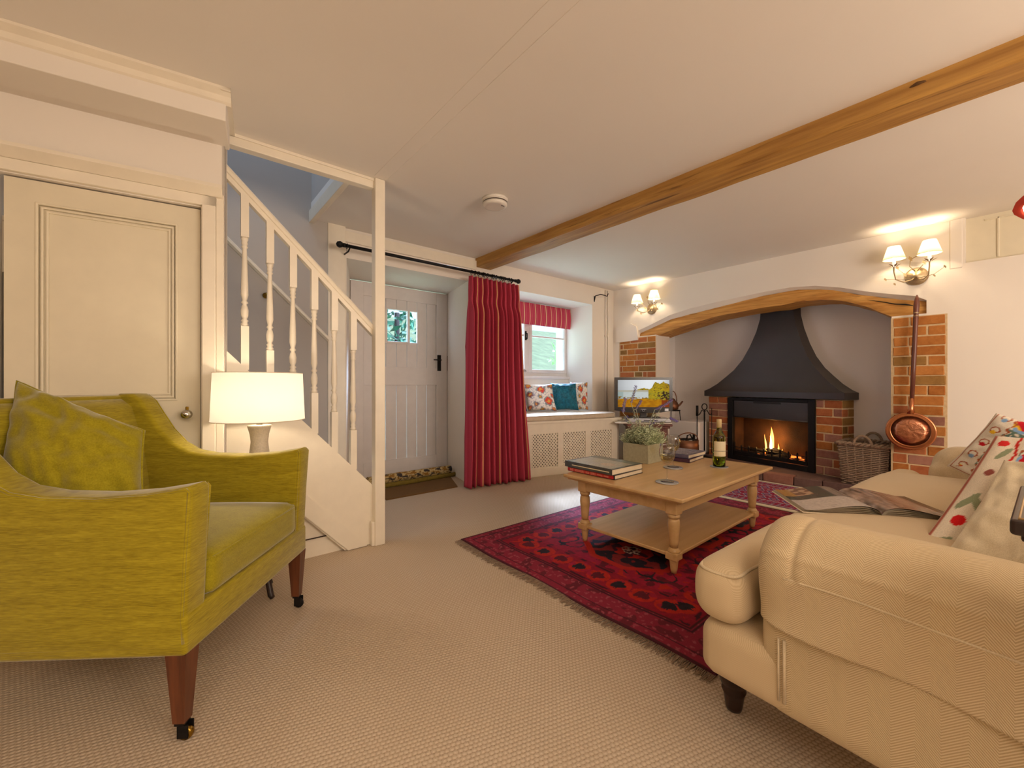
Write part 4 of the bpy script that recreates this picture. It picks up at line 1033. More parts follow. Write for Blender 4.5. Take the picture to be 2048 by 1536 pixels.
# ------------------------------------------------------------------ window seat
SA, SB = Vector((2.66, 3.15, 0)), Vector((3.97, 2.865, 0)); sdv = (SB-SA).normalized(); sn = Vector((sdv.y, -sdv.x, 0))
ws = thing('window_seat', 'white painted box window seat with pierced lattice panels', 'window seat', SA)
ws.rotation_euler = (0, 0, math.atan2(sdv.y, sdv.x)); WL = (SB-SA).length
def wpx(x, y): p = atP(x, y, SA, sdv); return (p-SA).dot(sdv), p.z
pn = [(1064, 1116), (1126, 1171), (1181, 1223)]
pans = [(wpx(a, 900)[0], wpx(b, 900)[0]) for a, b in pn]; pans = [(pans[0][0]-.30, pans[0][0]-.045)]+pans
lz0, lz1 = wpx(1064, 938)[1], wpx(1064, 869)[1]
bm = BM(); e = .0
xs = [0]+[q for p in pans for q in p]+[WL]
for k in range(0, len(xs), 2): box(bm, xs[k], xs[k+1], 0, .025, lz0, lz1)
box(bm, 0, WL, 0, .025, 0, lz0); box(bm, 0, WL, 0, .025, lz1, .545); obj('front_frame', bm, 'gloss', ws)
bm = BM(); box(bm, -.005, WL+.0, -.012, .012, 0, .085, .004); obj('skirting', bm, 'gloss', ws)
bm = BM(); prism(bm, [(-.01, -.022), (WL+.022, -.022), (WL+.06, .30), (WL-.0, .42), (1.30, .52), (0, .20)], 'z', .545, .568); obj('seat_board', bm, 'gloss', ws)
bm = BM(); Mx = Matrix.Identity(4); box(bm, WL-.022, WL, .0, .40, 0, .546); obj('end_panel', bm, 'gloss', ws)
for a, b in pans:
    bm = BM(); st_ = .036; wdt = .0068
    W_, H_ = b-a, lz1-lz0; n = int((W_+H_)/st_)+2
    for k in range(-1, n):
        for sg in (1, -1):
            # line x+z = k*st (sg=1) or x-z = ...
            c0 = k*st_ if sg == 1 else k*st_-H_
            pts = []
            if sg == 1: x0, z0 = (c0, 0) if c0 <= W_ else (W_, c0-W_); x1, z1 = (c0-H_, H_) if c0 >= H_ else (0, c0)
            else: x0, z0 = (c0, 0) if c0 >= 0 else (0, -c0); x1, z1 = (c0+H_, H_) if c0+H_ <= W_ else (W_, W_-c0)
            if abs(x1-x0) < .004 or min(x0, x1) < -1e-6 or max(x0, x1) > W_+1e-6: continue
            d = Vector((x1-x0, z1-z0)).normalized(); nn = Vector((-d.y, d.x))*wdt
            y = .008 if sg == 1 else .0095
            v = [bm.verts.new((a+p[0]+q*nn.x, y, lz0+p[1]+q*nn.y)) for p, q in (((x0, z0), -1), ((x1, z1), -1), ((x1, z1), 1), ((x0, z0), 1))]
            w_ = [bm.verts.new((q.co.x, y+.006, q.co.z)) for q in v]
            bm.faces.new(v)
            for i in range(4): bm.faces.new((v[i], w_[i], w_[(i+1) % 4], v[(i+1) % 4]))
    o = obj('lattice_panel', bm, 'gloss', ws)
bm = BM(); box(bm, .01, WL-.03, .10, .11, .02, .54); obj('cavity_shade', bm, 'hole', ws)  # dark sheet for the shade in the hollow behind the lattice
# seat cushion
bm = BM(); ol = [(.02, -.03), (.45, -.035), (.95, -.03), (WL-.10, -.015), (WL-.01, .05), (WL+.03, .24), (WL-.04, .35), (WL-.1, .42), (1.10, .56), (.15, .54), (.02, .30)]
def slab(bm, ol, z0, z1, r, dome=0):
    pts = []
    n = len(ol)
    for i in range(n):
        p0, p1, p2, p3 = [Vector(ol[(i+k-1) % n]) for k in range(4)]
        for k in range(4):
            t_ = k/4; lin = p1+(p2-p1)*t_
            cr_ = .5*((2*p1)+(-p0+p2)*t_+(2*p0-5*p1+4*p2-p3)*t_**2+(-p0+3*p1-3*p2+p3)*t_**3); pts.append(lin*.4+cr_*.6)
    cen = sum(pts, Vector((0, 0)))/len(pts); m = len(pts)
    nr = []
    for i in range(m): d = (pts[(i+1) % m]-pts[i-1]).normalized(); nr.append(Vector((-d.y, d.x)))
    if (cen-pts[0]).dot(nr[0]) < 0: nr = [-q for q in nr]
    prof = [(r, z0)]+[(r*(1-math.sin(a)), z0+r*(1-math.cos(a))) for a in (.4, .8, 1.2, PI/2)]+[(r*(1-math.sin(a)), z1-r*(1-math.cos(a))) for a in (PI/2, 1.2, .8, .4)]+[(r, z1)]
    R = [[bm.verts.new((*(pts[i]+nr[i]*o_), z)) for i in range(m)] for o_, z in prof]
    for a, b in zip(R[:-1], R[1:]):
        for i in range(m): bm.faces.new((a[i], a[(i+1) % m], b[(i+1) % m], b[i])).smooth = True
    prev = R[-1]
    for f in (.8, .55, .3, .12):
        cur = [bm.verts.new((*(cen+(pts[i]+nr[i]*r-cen)*f), z1+dome*(1-f*f))) for i in range(m)]
        for i in range(m): bm.faces.new((prev[i], prev[(i+1) % m], cur[(i+1) % m], cur[i])).smooth = True
        prev = cur
    bm.faces.new(prev); bm.faces.new(R[0][::-1])
    return [Vector((*(p+q*r*.3), 0)) for p, q in zip(pts, nr)]
edge = slab(bm, ol, 0, .055, .02, .004)
sc_ = obj('seat_pad', bm, 'oat', None, True); sc_.location = SA+Vector((0, 0, .569)); sc_.rotation_euler = ws.rotation_euler
tag(sc_, 'thick oatmeal seat pad with piped edge on the window seat', 'cushion')
bm = BM(); tube(bm, [p+Vector((0, 0, .052)) for p in edge]+[edge[0]+Vector((0, 0, .052))], .0035, 5); obj('piping', bm, 'oat', sc_)

# window seat cushions
def emb_small(u, v, side=1):
    u, v = .08+u*.84, .06+v*.88
    c_ = (.78, .70, .60)
    w = noise.noise(Vector((u*9, v*9, 3))); w2 = noise.noise(Vector((u*14, v*14, 8)))
    if abs(w) < .05: c_ = (.35, .32, .36)
    for (a, b, r, k) in ((.2, .85, .09, (.55, .12, .05)), (.55, .72, .12, (.62, .06, .04)), (.2, .55, .10, (.30, .06, .05)), (.72, .35, .13, (.6, .07, .04)), (.35, .25, .08, (.28, .07, .1)), (.85, .85, .09, (.35, .1, .06)), (.5, .48, .06, (.5, .2, .05)), (.9, .55, .08, (.6, .08, .05)), (.5, .07, .07, (.45, .2, .06)), (.15, .12, .08, (.5, .1, .06)), (.85, .1, .07, (.55, .12, .04))):
        d = math.hypot((u-a), (v-b))/r+w2*.6
        if d < .35: c_ = (.65, .35, .06)
        elif d < .8: c_ = k
        elif d < 1.1: c_ = (.22, .26, .24)
    return c_
def wsp(px, py, d): return atd(px, py, d)
pz = .625
def standing(name, label, cat, x0, x1, ytop, dep, mat, colf=None, lean=.10, grp=None, tilt=0, th=.12, wrk=.006, pip=None, ybot=829, seed=3):
    bl_, br_ = atd(x0, ybot, dep), atd(x1, ybot, dep); bl_.z = br_.z = pz+.012
    tl_, tr_ = atd(x0+tilt, ytop, dep+lean), atd(x1+tilt, ytop, dep+lean)
    o = pillow(name, (bl_, br_, tr_, tl_), th, mat, colf, 36, wrk, seed, None, .07, 0, pip); return tag(o, label, 'cushion', grp)
standing('throw_cushion', 'patterned cushion half hidden behind the red curtain edge', 'cushion', 990, 1044, 790, 4.50, 'print', emb_small, tilt=0, seed=2, th=.10)
standing('throw_cushion', 'teal velvet cushion beside the curtain on the window seat', 'cushion', 1000, 1056, 765, 4.66, 'teal', None, tilt=-14, seed=3, pip='oat', ybot=826)
standing('throw_cushion', 'white cushion with red tulips in the middle of the window seat', 'cushion', 1056, 1114, 768, 4.82, 'print', emb_small, tilt=-10, seed=5, ybot=823)
standing('throw_cushion', 'teal velvet cushion right of the tulip-patterned white cushion', 'cushion', 1106, 1158, 766, 4.90, 'teal', None, tilt=-6, seed=7, wrk=.010, ybot=822)
standing('throw_cushion', 'small patterned cushion in the right corner of the window seat', 'cushion', 1142, 1177, 764, 5.0, 'print', emb_small, tilt=-2, seed=9, th=.06, ybot=822)
# ------------------------------------------------------------------ blind
bl = thing('roman_blind', 'raspberry red striped roman blind pulled up in the window', 'blind', (0, 0, 0)); bl.location = (WXL+.03, YW-.055, 1.66)
def stripe(u, v, per, off=0):
    x = (u*per+off) % 1
    base = (.50, .05, .09); k = noise.noise(Vector((u*per*9, 3, .2)))
    if abs(x-.5) < .045: return (.78, .60, .34)
    if abs(x-.5) < .075: return (.60, .12, .14)
    if abs(x-.2) < .02 or abs(x-.8) < .02: return (.62, .14, .18)
    return tuple(q*(1+.25*k) for q in base)
for k, (z0, z1, yo) in enumerate(((.0, .26, -.025), (.012, .20, -.012), (.03, .26, 0))):
    W_ = WXR-WXL-.02
    o = grid_mesh('blind_fold', lambda u, v, z0=z0, z1=z1, yo=yo: Vector((u*W_, yo-.018*math.sin(PI*min(1, v*1.05))*(1-.5*v)+.004*noise.noise(Vector((u*6, v*2, k))), z0+(z1-z0)*v)), 240, 12, 'attr', bl, lambda u, v: stripe(u, v, 15.5), solid=.002)
# ------------------------------------------------------------------ curtain
RZ = 1.976; RY = YB-.15
t = thing('curtain_pole', 'long black iron curtain pole with ball ends across door and window', 'curtain pole', (.985, RY, RZ))
bm = BM(); tube(bm, [(0, 0, 0), (1.70, 0, 0)], .0125, 12); obj('pole', bm, 'black', t, True)
for x in (-.012, 1.715):
    bm = BM(); lathe(bm, [(.004, -.026), (.018, -.018), (.025, 0), (.018, .018), (.004, .026)], seg=14); bmesh.ops.transform(bm, matrix=Matrix.Rotation(PI/2, 4, 'Y'), verts=bm.verts); s_ = .038 if x < 0 else -.038
    tube(bm, [(s_*.6, 0, 0), (s_*1.1, 0, 0)], .016, 10); obj('finial', bm, 'black', t, True, (x, 0, 0))
for x in (.06, 1.64):
    bm = BM(); tube(bm, [(x, 0, -.012), (x, .03, -.03), (x, .15, -.03)], .006, 8); box(bm, x-.012, x+.012, .142, .15, -.06, 0, .002); obj('bracket', bm, 'black', t)
for k in range(15):
    x = 1.13+.035*k+(.012*math.sin(k*2)) if k > 1 else .04+k*.012+(1.10 if k else 0)
    bm = BM(); tube(bm, [(x, .018*math.cos(a), .018*math.sin(a)-.003) for a in [2*PI*q/14 for q in range(15)]], .003, 5); tube(bm, [(x, 0, -.02), (x, 0, -.04)], .002, 5); obj('ring', bm, 'black', t)
ct = thing('curtain', 'raspberry red full-length curtain with gold stripes bunched right of the door', 'curtain', (2.10, RY, 0))
NP = 11
def cur(u, v):
    z = .012+v*(RZ-.045-.012)
    wtop, wbot = .60, .685
    wd_ = wtop+(wbot-wtop)*(1-v)**1.5
    x = -.0-.03*(1-v)+u*wd_
    ph = u*NP*2*PI+.9*math.sin(u*11)*(1-v)+.5*noise.noise(Vector((u*4, v*1.5, 0)))
    amp = (.066+.018*math.sin(u*23+1))*(1-.55*max(0, (v-.86)/.14) if v > .86 else 1)*(.85+.15*v)
    pin = math.exp(-((v-.885)/.035)**2)
    sn_ = .75-1.75*abs(math.sin(ph/2))**.7
    y = amp*sn_*(1-.45*pin)+.012*noise.noise(Vector((u*9, v*3, 5)))
    x += .010*math.cos(ph)*(1-v*.3); y -= .10*(1-v)*u*u
    return Vector((x, y-.01, z))
def ccol(u, v):
    for c_ in (.136, .2275, .50, .955):
        if abs(u-c_) < .0055: return (.62, .40, .14)
        if abs(u-c_) < .009: return (.55, .10, .10)
    k = noise.noise(Vector((u*160, 0, 0)))
    return (.50+.10*k, .055+.03*k, .095+.04*k)
grid_mesh('curtain_panel', cur, 330, 60, 'attr', ct, ccol, solid=.003)

# ------------------------------------------------------------------ draught excluder and mat
a, b = atz(770, 985, .04), atz(905, 948, .04)
a = Vector((1.36, 3.70, 0)); b = Vector((2.26, 3.72, 0))
t = thing('draught_excluder', 'long sausage draught excluder printed with ducks against the front door', 'draught excluder', a); L_ = (b-a).length; an = math.atan2(b.y-a.y, b.x-a.x); t.rotation_euler = (0, 0, an)
def duck(u, v):
    x = u*L_*16; k = noise.noise(Vector((x*.9, v*14, 2))); k2 = noise.noise(Vector((x*2.2, v*30, 7)))
    if .08 < v < .55:
        if v < .20: return (.50, .36, .14) if k2 > -.1 else (.10, .08, .05)
        if k > .22: return (.05, .04, .04)
        if k < -.25: return (.30, .15, .03)
        return (.55, .42, .20) if k2 > -.2 else (.22, .13, .04)
    if .0 <= v <= .08: return (.13, .10, .06)
    return (.33, .24, .07)
grid_mesh('roll', lambda u, v: Vector((u*L_, .055*math.cos(-PI*.5-2*PI*v)*(1 if .02 < u < .98 else .5)+.008*math.sin(u*5), .06+.055*math.sin(-PI*.62-2*PI*v)*(1 if .02 < u < .98 else .5)+.004*noise.noise(Vector((u*12, v*4, 0))))), 220, 40, 'print', t, duck)
bm = BM(); w0 = .11
tube(bm, [(-.01, -.06, .022), (L_*.4, -.062, .022), (L_*.8, -.058, .022), (L_+.05, -.055, .022)], .021, 10); o = obj('front_roll', bm, 'attr', t, True); o.data.materials[0] = M['olive']
mt = BM(); cs = [atz(773, 998, .012), atz(915, 972, .012), Vector((2.20, 3.62, .012)), Vector((1.40, 3.58, .012))]
p0 = [(q.x, q.y) for q in cs]; prism(mt, p0, 'z', .0, .012); tag(obj('door_mat', mt, 'coir'), 'flat brown rubber-backed mat on the carpet before the front door', 'mat')
# ================================================================== RUGS
def rugf(u, v):                      # u along X (0 near fringe), v along Y
    L, W = 2.16, 1.52; x, y = u*L, v*W
    n1 = noise.noise(Vector((x*18, y*18, 0))); n2 = noise.noise(Vector((x*60, y*60, 4))); n3 = noise.noise(Vector((x*3, y*3, 9)))
    base = (.30+.06*n3, .010, .034+.016*n3)
    hot = (.42, .020, .012); dk = (.050, .008, .018); nv = (.020, .014, .022)
    c_ = base
    def band(d, a, b): return a < d < b
    e = min(x, L-x, y, W-y)
    if e < .015: return (.07, .012, .02)
    if e < .17:                      # border: small diapers
        c_ = (.24, .018, .040) if n1 > -.16 else (.13, .014, .026)
        if n2 > .30: c_ = (.32, .06, .08)
        if band(e, .05, .058) or band(e, .155, .165): c_ = dk
        return c_
    if band(e, .17, .18): return (.06, .01, .015)
    xe = x
    # row of dark flower heads in the second border
    if .18 < e < .36:
        q = (y if (x == e or L-x == e) else x); d0 = abs(e-.27)
        ph = (q/.125) % 1-.5; r = math.hypot(ph*.125, d0)
        a = math.atan2(d0, ph); k = int(q/.125)
        c_ = (.25, .008, .024)
        if r < .060: c_ = hot if n1 > -.3 else base
        if r < .034*(1+.22*math.sin(8*a+n1*2)): c_ = nv if k % 2 == 0 else (.10, .01, .02)
        if band(d0, .065, .085) and n1 > .12: c_ = dk
        return tuple(q_*(1+.25*n2) for q_ in c_)
    # field medallions: three octagons
    for cx in (.66, 1.14, 1.62):
        dx, dy = abs(x-cx), abs(y-W/2); o = max(dx, dy*.85, (dx+dy*.85)*.72)
        if o < .24:
            if o > .205: return hot
            if o > .10: c_ = nv if n1 > -.05 else (.22, .02, .02)
            else: c_ = hot if n1 > 0 else dk
            if o < .05 and n2 > 0: c_ = (.5, .35, .25)
            return tuple(q_*(1+.2*n2) for q_ in c_)
    if n1 > .24: c_ = (.12, .010, .022)
    if n1 < -.34: c_ = hot
    if e > .40 and abs(noise.noise(Vector((x*9, y*9, 3)))) < .04: c_ = nv
    return tuple(q_*(1+.25*n2) for q_ in c_)
RX, RY0 = 1.36, .61
rug = thing('red_rug', 'large deep red fringed oriental rug under the coffee table', 'rug', (RX, RY0, .001))
grid_mesh('pile', lambda u, v: Vector((u*2.16+.006*math.sin(v*14), v*1.52, .009+.0025*math.sin(v*9+u*3)*(1-u))), 400, 290, 'attr', rug, rugf, solid=.008)
bm = BM()
for k in range(420):
    y = k/420*1.52; ln = random.uniform(.025, .055); dy = random.uniform(-.012, .012)
    x0 = .006*math.sin(y/1.52*14); tube(bm, [(x0+.004, y, .006), (x0-ln*.5, y+dy*.4, .004), (x0-ln, y+dy, .003)], [.0022, .0018, .0012], 4)
o = obj('fringe', bm, 'wicker', rug); o['kind'] = 'stuff'
def bok(u, v):
    L, W = .82, 1.25; x, y = u*L, v*W; n2 = noise.noise(Vector((x*70, y*70, 4)))
    e = min(x, L-x, y, W-y)
    if e < .012: return (.14, .03, .06)
    c_ = (.26, .012, .055)
    if e < .14:
        ph = (x/.045 % 1-.5, y/.045 % 1-.5); r = math.hypot(*ph)
        if r < .28: c_ = (.30, .26, .36)
        if r < .13: c_ = (.06, .03, .09)
        if abs(e-.13) < .005 or abs(e-.02) < .004: c_ = (.5, .42, .45)
        return c_
    a, b = (x-.14)/.13 % 1-.5, (y-.14)/.10 % 1-.5; r = abs(a)*.9+abs(b)*.9
    if r < .42: c_ = (.42, .36, .46)
    if r < .34: c_ = (.08, .04, .14)
    if r < .18: c_ = (.45, .08, .12)
    if r > .80: c_ = (.5, .45, .5)
    if r > .86: c_ = (.12, .03, .10)
    return tuple(q*(1+.3*n2) for q in c_)
r2 = thing('hearth_rug', 'crimson rug with small blue guls and white ends before the hearth', 'rug', (3.60, .56, .001))
grid_mesh('pile', lambda u, v: Vector((.0+u*.80, v*1.22, .010)), 180, 260, 'attr', r2, bok, solid=.009)
for x in (-.055, .80):
    bm = BM(); box(bm, x, x+.055, .0, 1.22, .001, .008, .002); obj('white_end', bm, 'cream', r2)

# ================================================================== COFFEE TABLE
TX0, TX1, TY0, TY1 = 1.84, 3.04, .985, 1.735; TZ_ = .41
ctb = thing('coffee_table', 'blond wooden coffee table with turned legs and lower shelf', 'table', ((TX0+TX1)/2, (TY0+TY1)/2, .011), math.radians(.8))
hx2, hy2 = (TX1-TX0)/2, (TY1-TY0)/2; zt = TZ_-.011
bm = BM(); box(bm, -hx2, hx2, -hy2, hy2, zt-.020, zt, .006, 3); box(bm, -hx2+.018, hx2-.018, -hy2+.018, hy2-.018, zt-.032, zt-.018, .006, 3); obj('table_top', bm, 'table', ctb)
i_ = .062; lw = .062
for s in (-1, 1):
    bm = BM(); box(bm, -hx2+i_+lw, hx2-i_-lw, s*(hy2-i_-.014)-.010, s*(hy2-i_-.014)+.010, zt-.095, zt-.030, .002); obj('apron', bm, 'table', ctb)
    bm = BM(); box(bm, s*(hx2-i_-.014)-.010, s*(hx2-i_-.014)+.010, -hy2+i_+lw, hy2-i_-lw, zt-.095, zt-.030, .002); obj('apron', bm, 'table', ctb)
for sx_ in (-1, 1):
    for sy_ in (-1, 1):
        x, y = sx_*(hx2-i_-lw/2), sy_*(hy2-i_-lw/2)
        bm = BM(); box(bm, x-lw/2, x+lw/2, y-lw/2, y+lw/2, zt-.105, zt-.030, .006, 2)
        lathe(bm, [(.024, .272), (.030, .280), (.030, .290), (.022, .296), (.022, .30)], x, y, 0, 20)
        lathe(bm, [(.020, .125), (.022, .15), (.026, .20), (.030, .235), (.028, .262), (.023, .272)], x, y, 0, 20)
        lathe(bm, [(.030, .105), (.031, .112), (.026, .120), (.021, .128)], x, y, 0, 20)
        box(bm, x-.031, x+.031, y-.031, y+.031, .070, .107, .005, 2)
        lathe(bm, [(.013, 0), (.017, .02), (.021, .058), (.024, .072)], x, y, 0, 20)
        obj('leg', bm, 'table', ctb)
bm = BM(); box(bm, -hx2+i_+.012, hx2-i_-.012, -hy2+i_+.012, hy2-i_-.012, .082, .100, .004, 2); obj('shelf', bm, 'table', ctb)

# ------------------------------------------------------------------ books
def book(name, label, x, y, z, w, d, h, rz, cover, pages='paper', colf=None, grp=None, spine=None):
    """w along local x (page depth), d along local y (spine length). spine on the -x side"""
    t = thing(name, label, 'book', (x, y, z), rz, grp)
    bm = BM(); box(bm, -w/2, w/2, -d/2, d/2, 0, .003, .001, 1); box(bm, -w/2, w/2, -d/2, d/2, h-.003, h, .001, 1); box(bm, -w/2, -w/2+.004, -d/2, d/2, 0, h, .0015, 1); obj('cover', bm, cover, t)
    bm = BM(); box(bm, -w/2+.004, w/2-.005, -d/2+.005, d/2-.005, .003, h-.003); obj('pages', bm, pages, t)
    if colf: grid_mesh('cover_picture', lambda u, v: Vector((-w/2+.004+u*(w-.008), -d/2+.004+v*(d-.008), h+.0004)), 60, 60, 'attrs', t, colf)
    return t
M['bk_grey'] = simple('book_grey', hx('4A4846'), .25); M['bk_black'] = simple('book_black', hx('201C1C'), .3)
M['bk_red'] = simple('book_red', hx('C81E2A'), .35); M['bk_blue'] = simple('book_slate_blue', hx('5E5870'), .3); M['bk_plum'] = simple('book_plum', hx('4A2C40'), .35)
M['salmon'] = simple('salmon_print', hx('F0A890'), .5, var=.03)
M['white'] = simple('white_print', hx('F0E8E0'), .5, var=.02)
z0 = TZ_+.0005
b1 = book('hardback_book', 'red-spined hardback at the bottom of the left pile on the coffee table', 2.068, 1.595, z0, .29, .345, .026, math.radians(1.5), 'bk_black')
bm = BM(); box(bm, -.1475, -.1450, -.165, .172, .0035, .0225, .001); obj('spine_band', bm, 'bk_red', b1)
bm = BM(); y = .152; rs = random.Random(5)
for wn, hh_ in ((3, .0145), (8, .0145), (3, .0115), (4, .0145), (6, .008), (5, .008)):
    for q in range(wn):          # worn pale capitals, too small to read
        wl = .0085 if hh_ > .01 else .006
        for (a_, b_) in ((0, .25), (.75, 1)): box(bm, -.1479, -.1474, y-wl*b_*.85, y-wl*a_*.85, .0128-hh_/2, .0128+hh_/2)
        zz = .0128+rs.choice((-.5, 0, .42))*hh_; box(bm, -.1479, -.1474, y-wl*.8, y, zz-.0008, zz+.0008)
        y -= wl*1.12
    y -= .008
o = obj('spine_lettering', bm, 'salmon', b1); o['kind'] = 'stuff'
def cov1(u, v):
    if u < .05 or u > .96 or v < .04 or v > .96: return (.13, .15, .13)
    k = noise.noise(Vector((u*3, v*3, 2))); c_ = (.42+.06*k, .40+.05*k, .32)
    if u > .75: c_ = (.20, .22, .18)
    if (u-.35)**2+(v-.3)**2 < .02: c_ = (.52, .42, .32)
    return c_
b2 = book('hardback_book', 'large grey picture book on top of the red-spined book', 2.058, 1.60, z0+.027, .30, .36, .034, math.radians(-.5), 'bk_grey', 'paper', cov1)
bm = BM(); box(bm, -.1512, -.150, -.16, .12, .014, .019, .0005); obj('spine_line', bm, 'label', b2)
def cov2(u, v):
    k = noise.noise(Vector((u*9, v*9, 5))); c_ = (.17+.10*k, .15+.09*k, .21+.10*k)
    if u < .03 or v < .03 or u > .97 or v > .97: c_ = (.10, .09, .14)
    return c_
b3 = book('hardback_book', 'plum hardback under the slate blue book behind the wine glasses', 2.862, 1.52, z0, .27, .215, .024, math.radians(6), 'bk_plum')
b4 = book('hardback_book', 'slate blue glossy book topping the pile behind the wine glasses', 2.885, 1.528, z0+.025, .28, .22, .026, math.radians(2), 'bk_blue', 'paper', cov2)
# ------------------------------------------------------------------ planter
pc = Vector((2.575, 1.655, z0)); t = thing('planter', 'square grey-green stone planter on the coffee table', 'planter', pc, math.radians(2))
bm = BM(); w = .098; h = .128
for a in ((-w, w, -w, -w+.012), (-w, w, w-.012, w), (-w, -w+.012, -w+.012, w-.012), (w-.012, w, -w+.012, w-.012)): box(bm, *a, 0, h, .002)
box(bm, -w+.01, w-.01, -w+.01, w-.01, 0, .01); obj('pot', bm, 'stone', t)
bm = BM(); box(bm, -w+.012, w-.012, -w+.012, w-.012, .01, h-.02); obj('soil', bm, 'soot', t)
lv = thing('lavender_plant', 'silvery lavender with purple flower spikes growing from the stone planter', 'plant', pc+Vector((0, 0, h-.02)))
bm = BM()
for k in range(2600):
    x, y = random.uniform(-.092, .092), random.uniform(-.092, .092); hh = .135*(1-.5*((x/.11)**2+(y/.11)**2)/1.2)*random.uniform(.5, 1.25)
    dx, dy = x*.45+random.uniform(-.02, .02), y*.45+random.uniform(-.02, .02)
    a = Vector((x*.82, y*.82, 0)); b = a+Vector((dx, dy, hh)); r = random.uniform(.0018, .0034); s = (b-a).orthogonal().normalized()*r
    m_ = (a+b)/2+Vector((random.uniform(-.008, .008), random.uniform(-.008, .008), 0)); v = [bm.verts.new(p) for p in (a-s, a+s, m_+s*1.6, m_-s*1.6, b)]; bm.faces.new(v[:4]); bm.faces.new((v[3], v[2], v[4]))
    for q in range(3):
        p = a+(b-a)*random.uniform(.35, 1); e = Vector((random.gauss(0, 1), random.gauss(0, 1), random.gauss(0, .7))).normalized()*.012; s = e.orthogonal().normalized()*.0018; bm.faces.new([bm.verts.new(c_) for c_ in (p-s, p+s, p+e)])
o = obj('foliage', bm, 'leaf', lv); o['kind'] = 'stuff'
sp_ = [((1246, 826), (1250, 800)), ((1262, 806), (1271, 776)), ((1272, 818), (1281, 803)), ((1310, 819), (1322, 812)), ((1325, 812), (1341, 801)), ((1312, 842), (1300, 852)), ((1338, 836), (1352, 842)), ((1258, 842), (1254, 834))]
for k, (a_, b_) in enumerate(sp_):
    d_ = (pc-Vector((0, 0, 0))).dot(FW); A = atd(*a_, d_+.02*(k % 3-1))-lv.location; B = atd(*b_, d_+.02*(k % 3-1)+.01)-lv.location
    bm = BM(); base_ = Vector((A.x*.25, A.y*.25, .02)); mid = (base_+A)/2+Vector((A.x*-.12, A.y*-.12, .02)); tube(bm, [base_, mid, A, A+(B-A)*.9], .0024, 5)
    for q in range(14):
        p = base_+(A-base_)*random.uniform(.35, .85); e = Vector((random.gauss(0, 1), random.gauss(0, 1), abs(random.gauss(0, 1)))).normalized()*.034; s = e.orthogonal().normalized()*.006; bm.faces.new([bm.verts.new(c_) for c_ in (p, p+e*.5+s, p+e, p+e*.5-s)])
    st_ = obj('stem', bm, 'leaf2', lv, False)
    bm = BM(); n = 70
    for q in range(n):
        f = q/n; p = A+(B-A)*(f*1.15); a = q*2.4; u_ = (B-A).orthogonal().normalized(); v_ = (B-A).normalized().cross(u_); e = (u_*math.cos(a)+v_*math.sin(a))*random.uniform(.007, .014)+(B-A).normalized()*.006
        s = e.orthogonal().normalized()*.0035; bm.faces.new([bm.verts.new(c_) for c_ in (p, p+e*.6+s, p+e*1.2, p+e*.6-s)])
    obj('flower_spike', bm, 'lav', st_)
# ------------------------------------------------------------------ coasters, glasses, bottle
def coaster(x, y, r, label):
    t = thing('coaster', label, 'coaster', (x, y, z0), 0, 'round coasters on the coffee table')
    bm = BM(); lathe(bm, [(r-.002, 0), (r, .001), (r, .004), (r-.002, .005), (.001, .005)], seg=36, cap=True); obj('disc', bm, 'silver', t)
    return t
def wineglass(x, y, z, label, s=1.0, level=.55, grp='wine glasses on the coffee table'):
    t = thing('wine_glass', label, 'wine glass', (x, y, z), 0, grp)
    hb = .098*s; h = .205*s
    out_ = [(.0362*s, 0), (.0365*s, .0015), (.012*s, .006), (.0045*s, .012), (.0036*s, .03), (.0036*s, hb-.012), (.008*s, hb-.002), (.022*s, hb+.008), (.036*s, hb+.026), (.0425*s, hb+.050), (.043*s, hb+.068), (.0395*s, hb+.09), (.036*s, h)]
    inn = [(.0348*s, h), (.0383*s, hb+.09), (.0418*s, hb+.068), (.0413*s, hb+.050), (.0348*s, hb+.027), (.020*s, hb+.010), (.001, hb+.004)]
    bm = BM(); lathe(bm, out_+inn, seg=36, cap=True); bmesh.ops.recalc_face_normals(bm, faces=bm.faces); obj('glass', bm, 'glass', t, True)
    lz = hb+.045; bm = BM(); lathe(bm, [(.001, hb+.0045), (.0198*s, hb+.0105), (.0343*s, hb+.0275), (.0404*s, lz), (.001, lz)], seg=36, cap=False); bmesh.ops.recalc_face_normals(bm, faces=bm.faces); obj('white_wine', bm, 'wine', t, True)
    return t
coaster(2.106, 1.204, .060, 'round silver-edged coaster under the nearer wine glass')
coaster(2.504, 1.390, .060, 'round silver-edged coaster under the farther wine glass')
coaster(2.76, 1.213, .055, 'round dark coaster under the green wine bottle')
wineglass(2.106, 1.204, z0+.0055, 'stemmed glass of white wine nearest on the coffee table')
wineglass(2.504, 1.390, z0+.0055, 'stemmed glass of white wine beside the slate blue book')
t = thing('wine_bottle', 'green bottle of white wine with cream label on the coffee table', 'bottle', (2.76, 1.213, z0+.0055))
bm = BM(); lathe(bm, [(.001, .008), (.030, .004), (.036, .0), (.038, .004), (.038, .175), (.036, .195), (.026, .216), (.0165, .235), (.0148, .25), (.0145, .30), (.001, .302)], seg=32, cap=False); bmesh.ops.recalc_face_normals(bm, faces=bm.faces); obj('body', bm, 'bottleg', t, True)
bm = BM(); lathe(bm, [(.001, .010), (.0355, .006), (.0355, .085), (.001, .085)], seg=32, cap=False); bmesh.ops.recalc_face_normals(bm, faces=bm.faces); obj('white_wine', bm, 'bottleg', t, True)
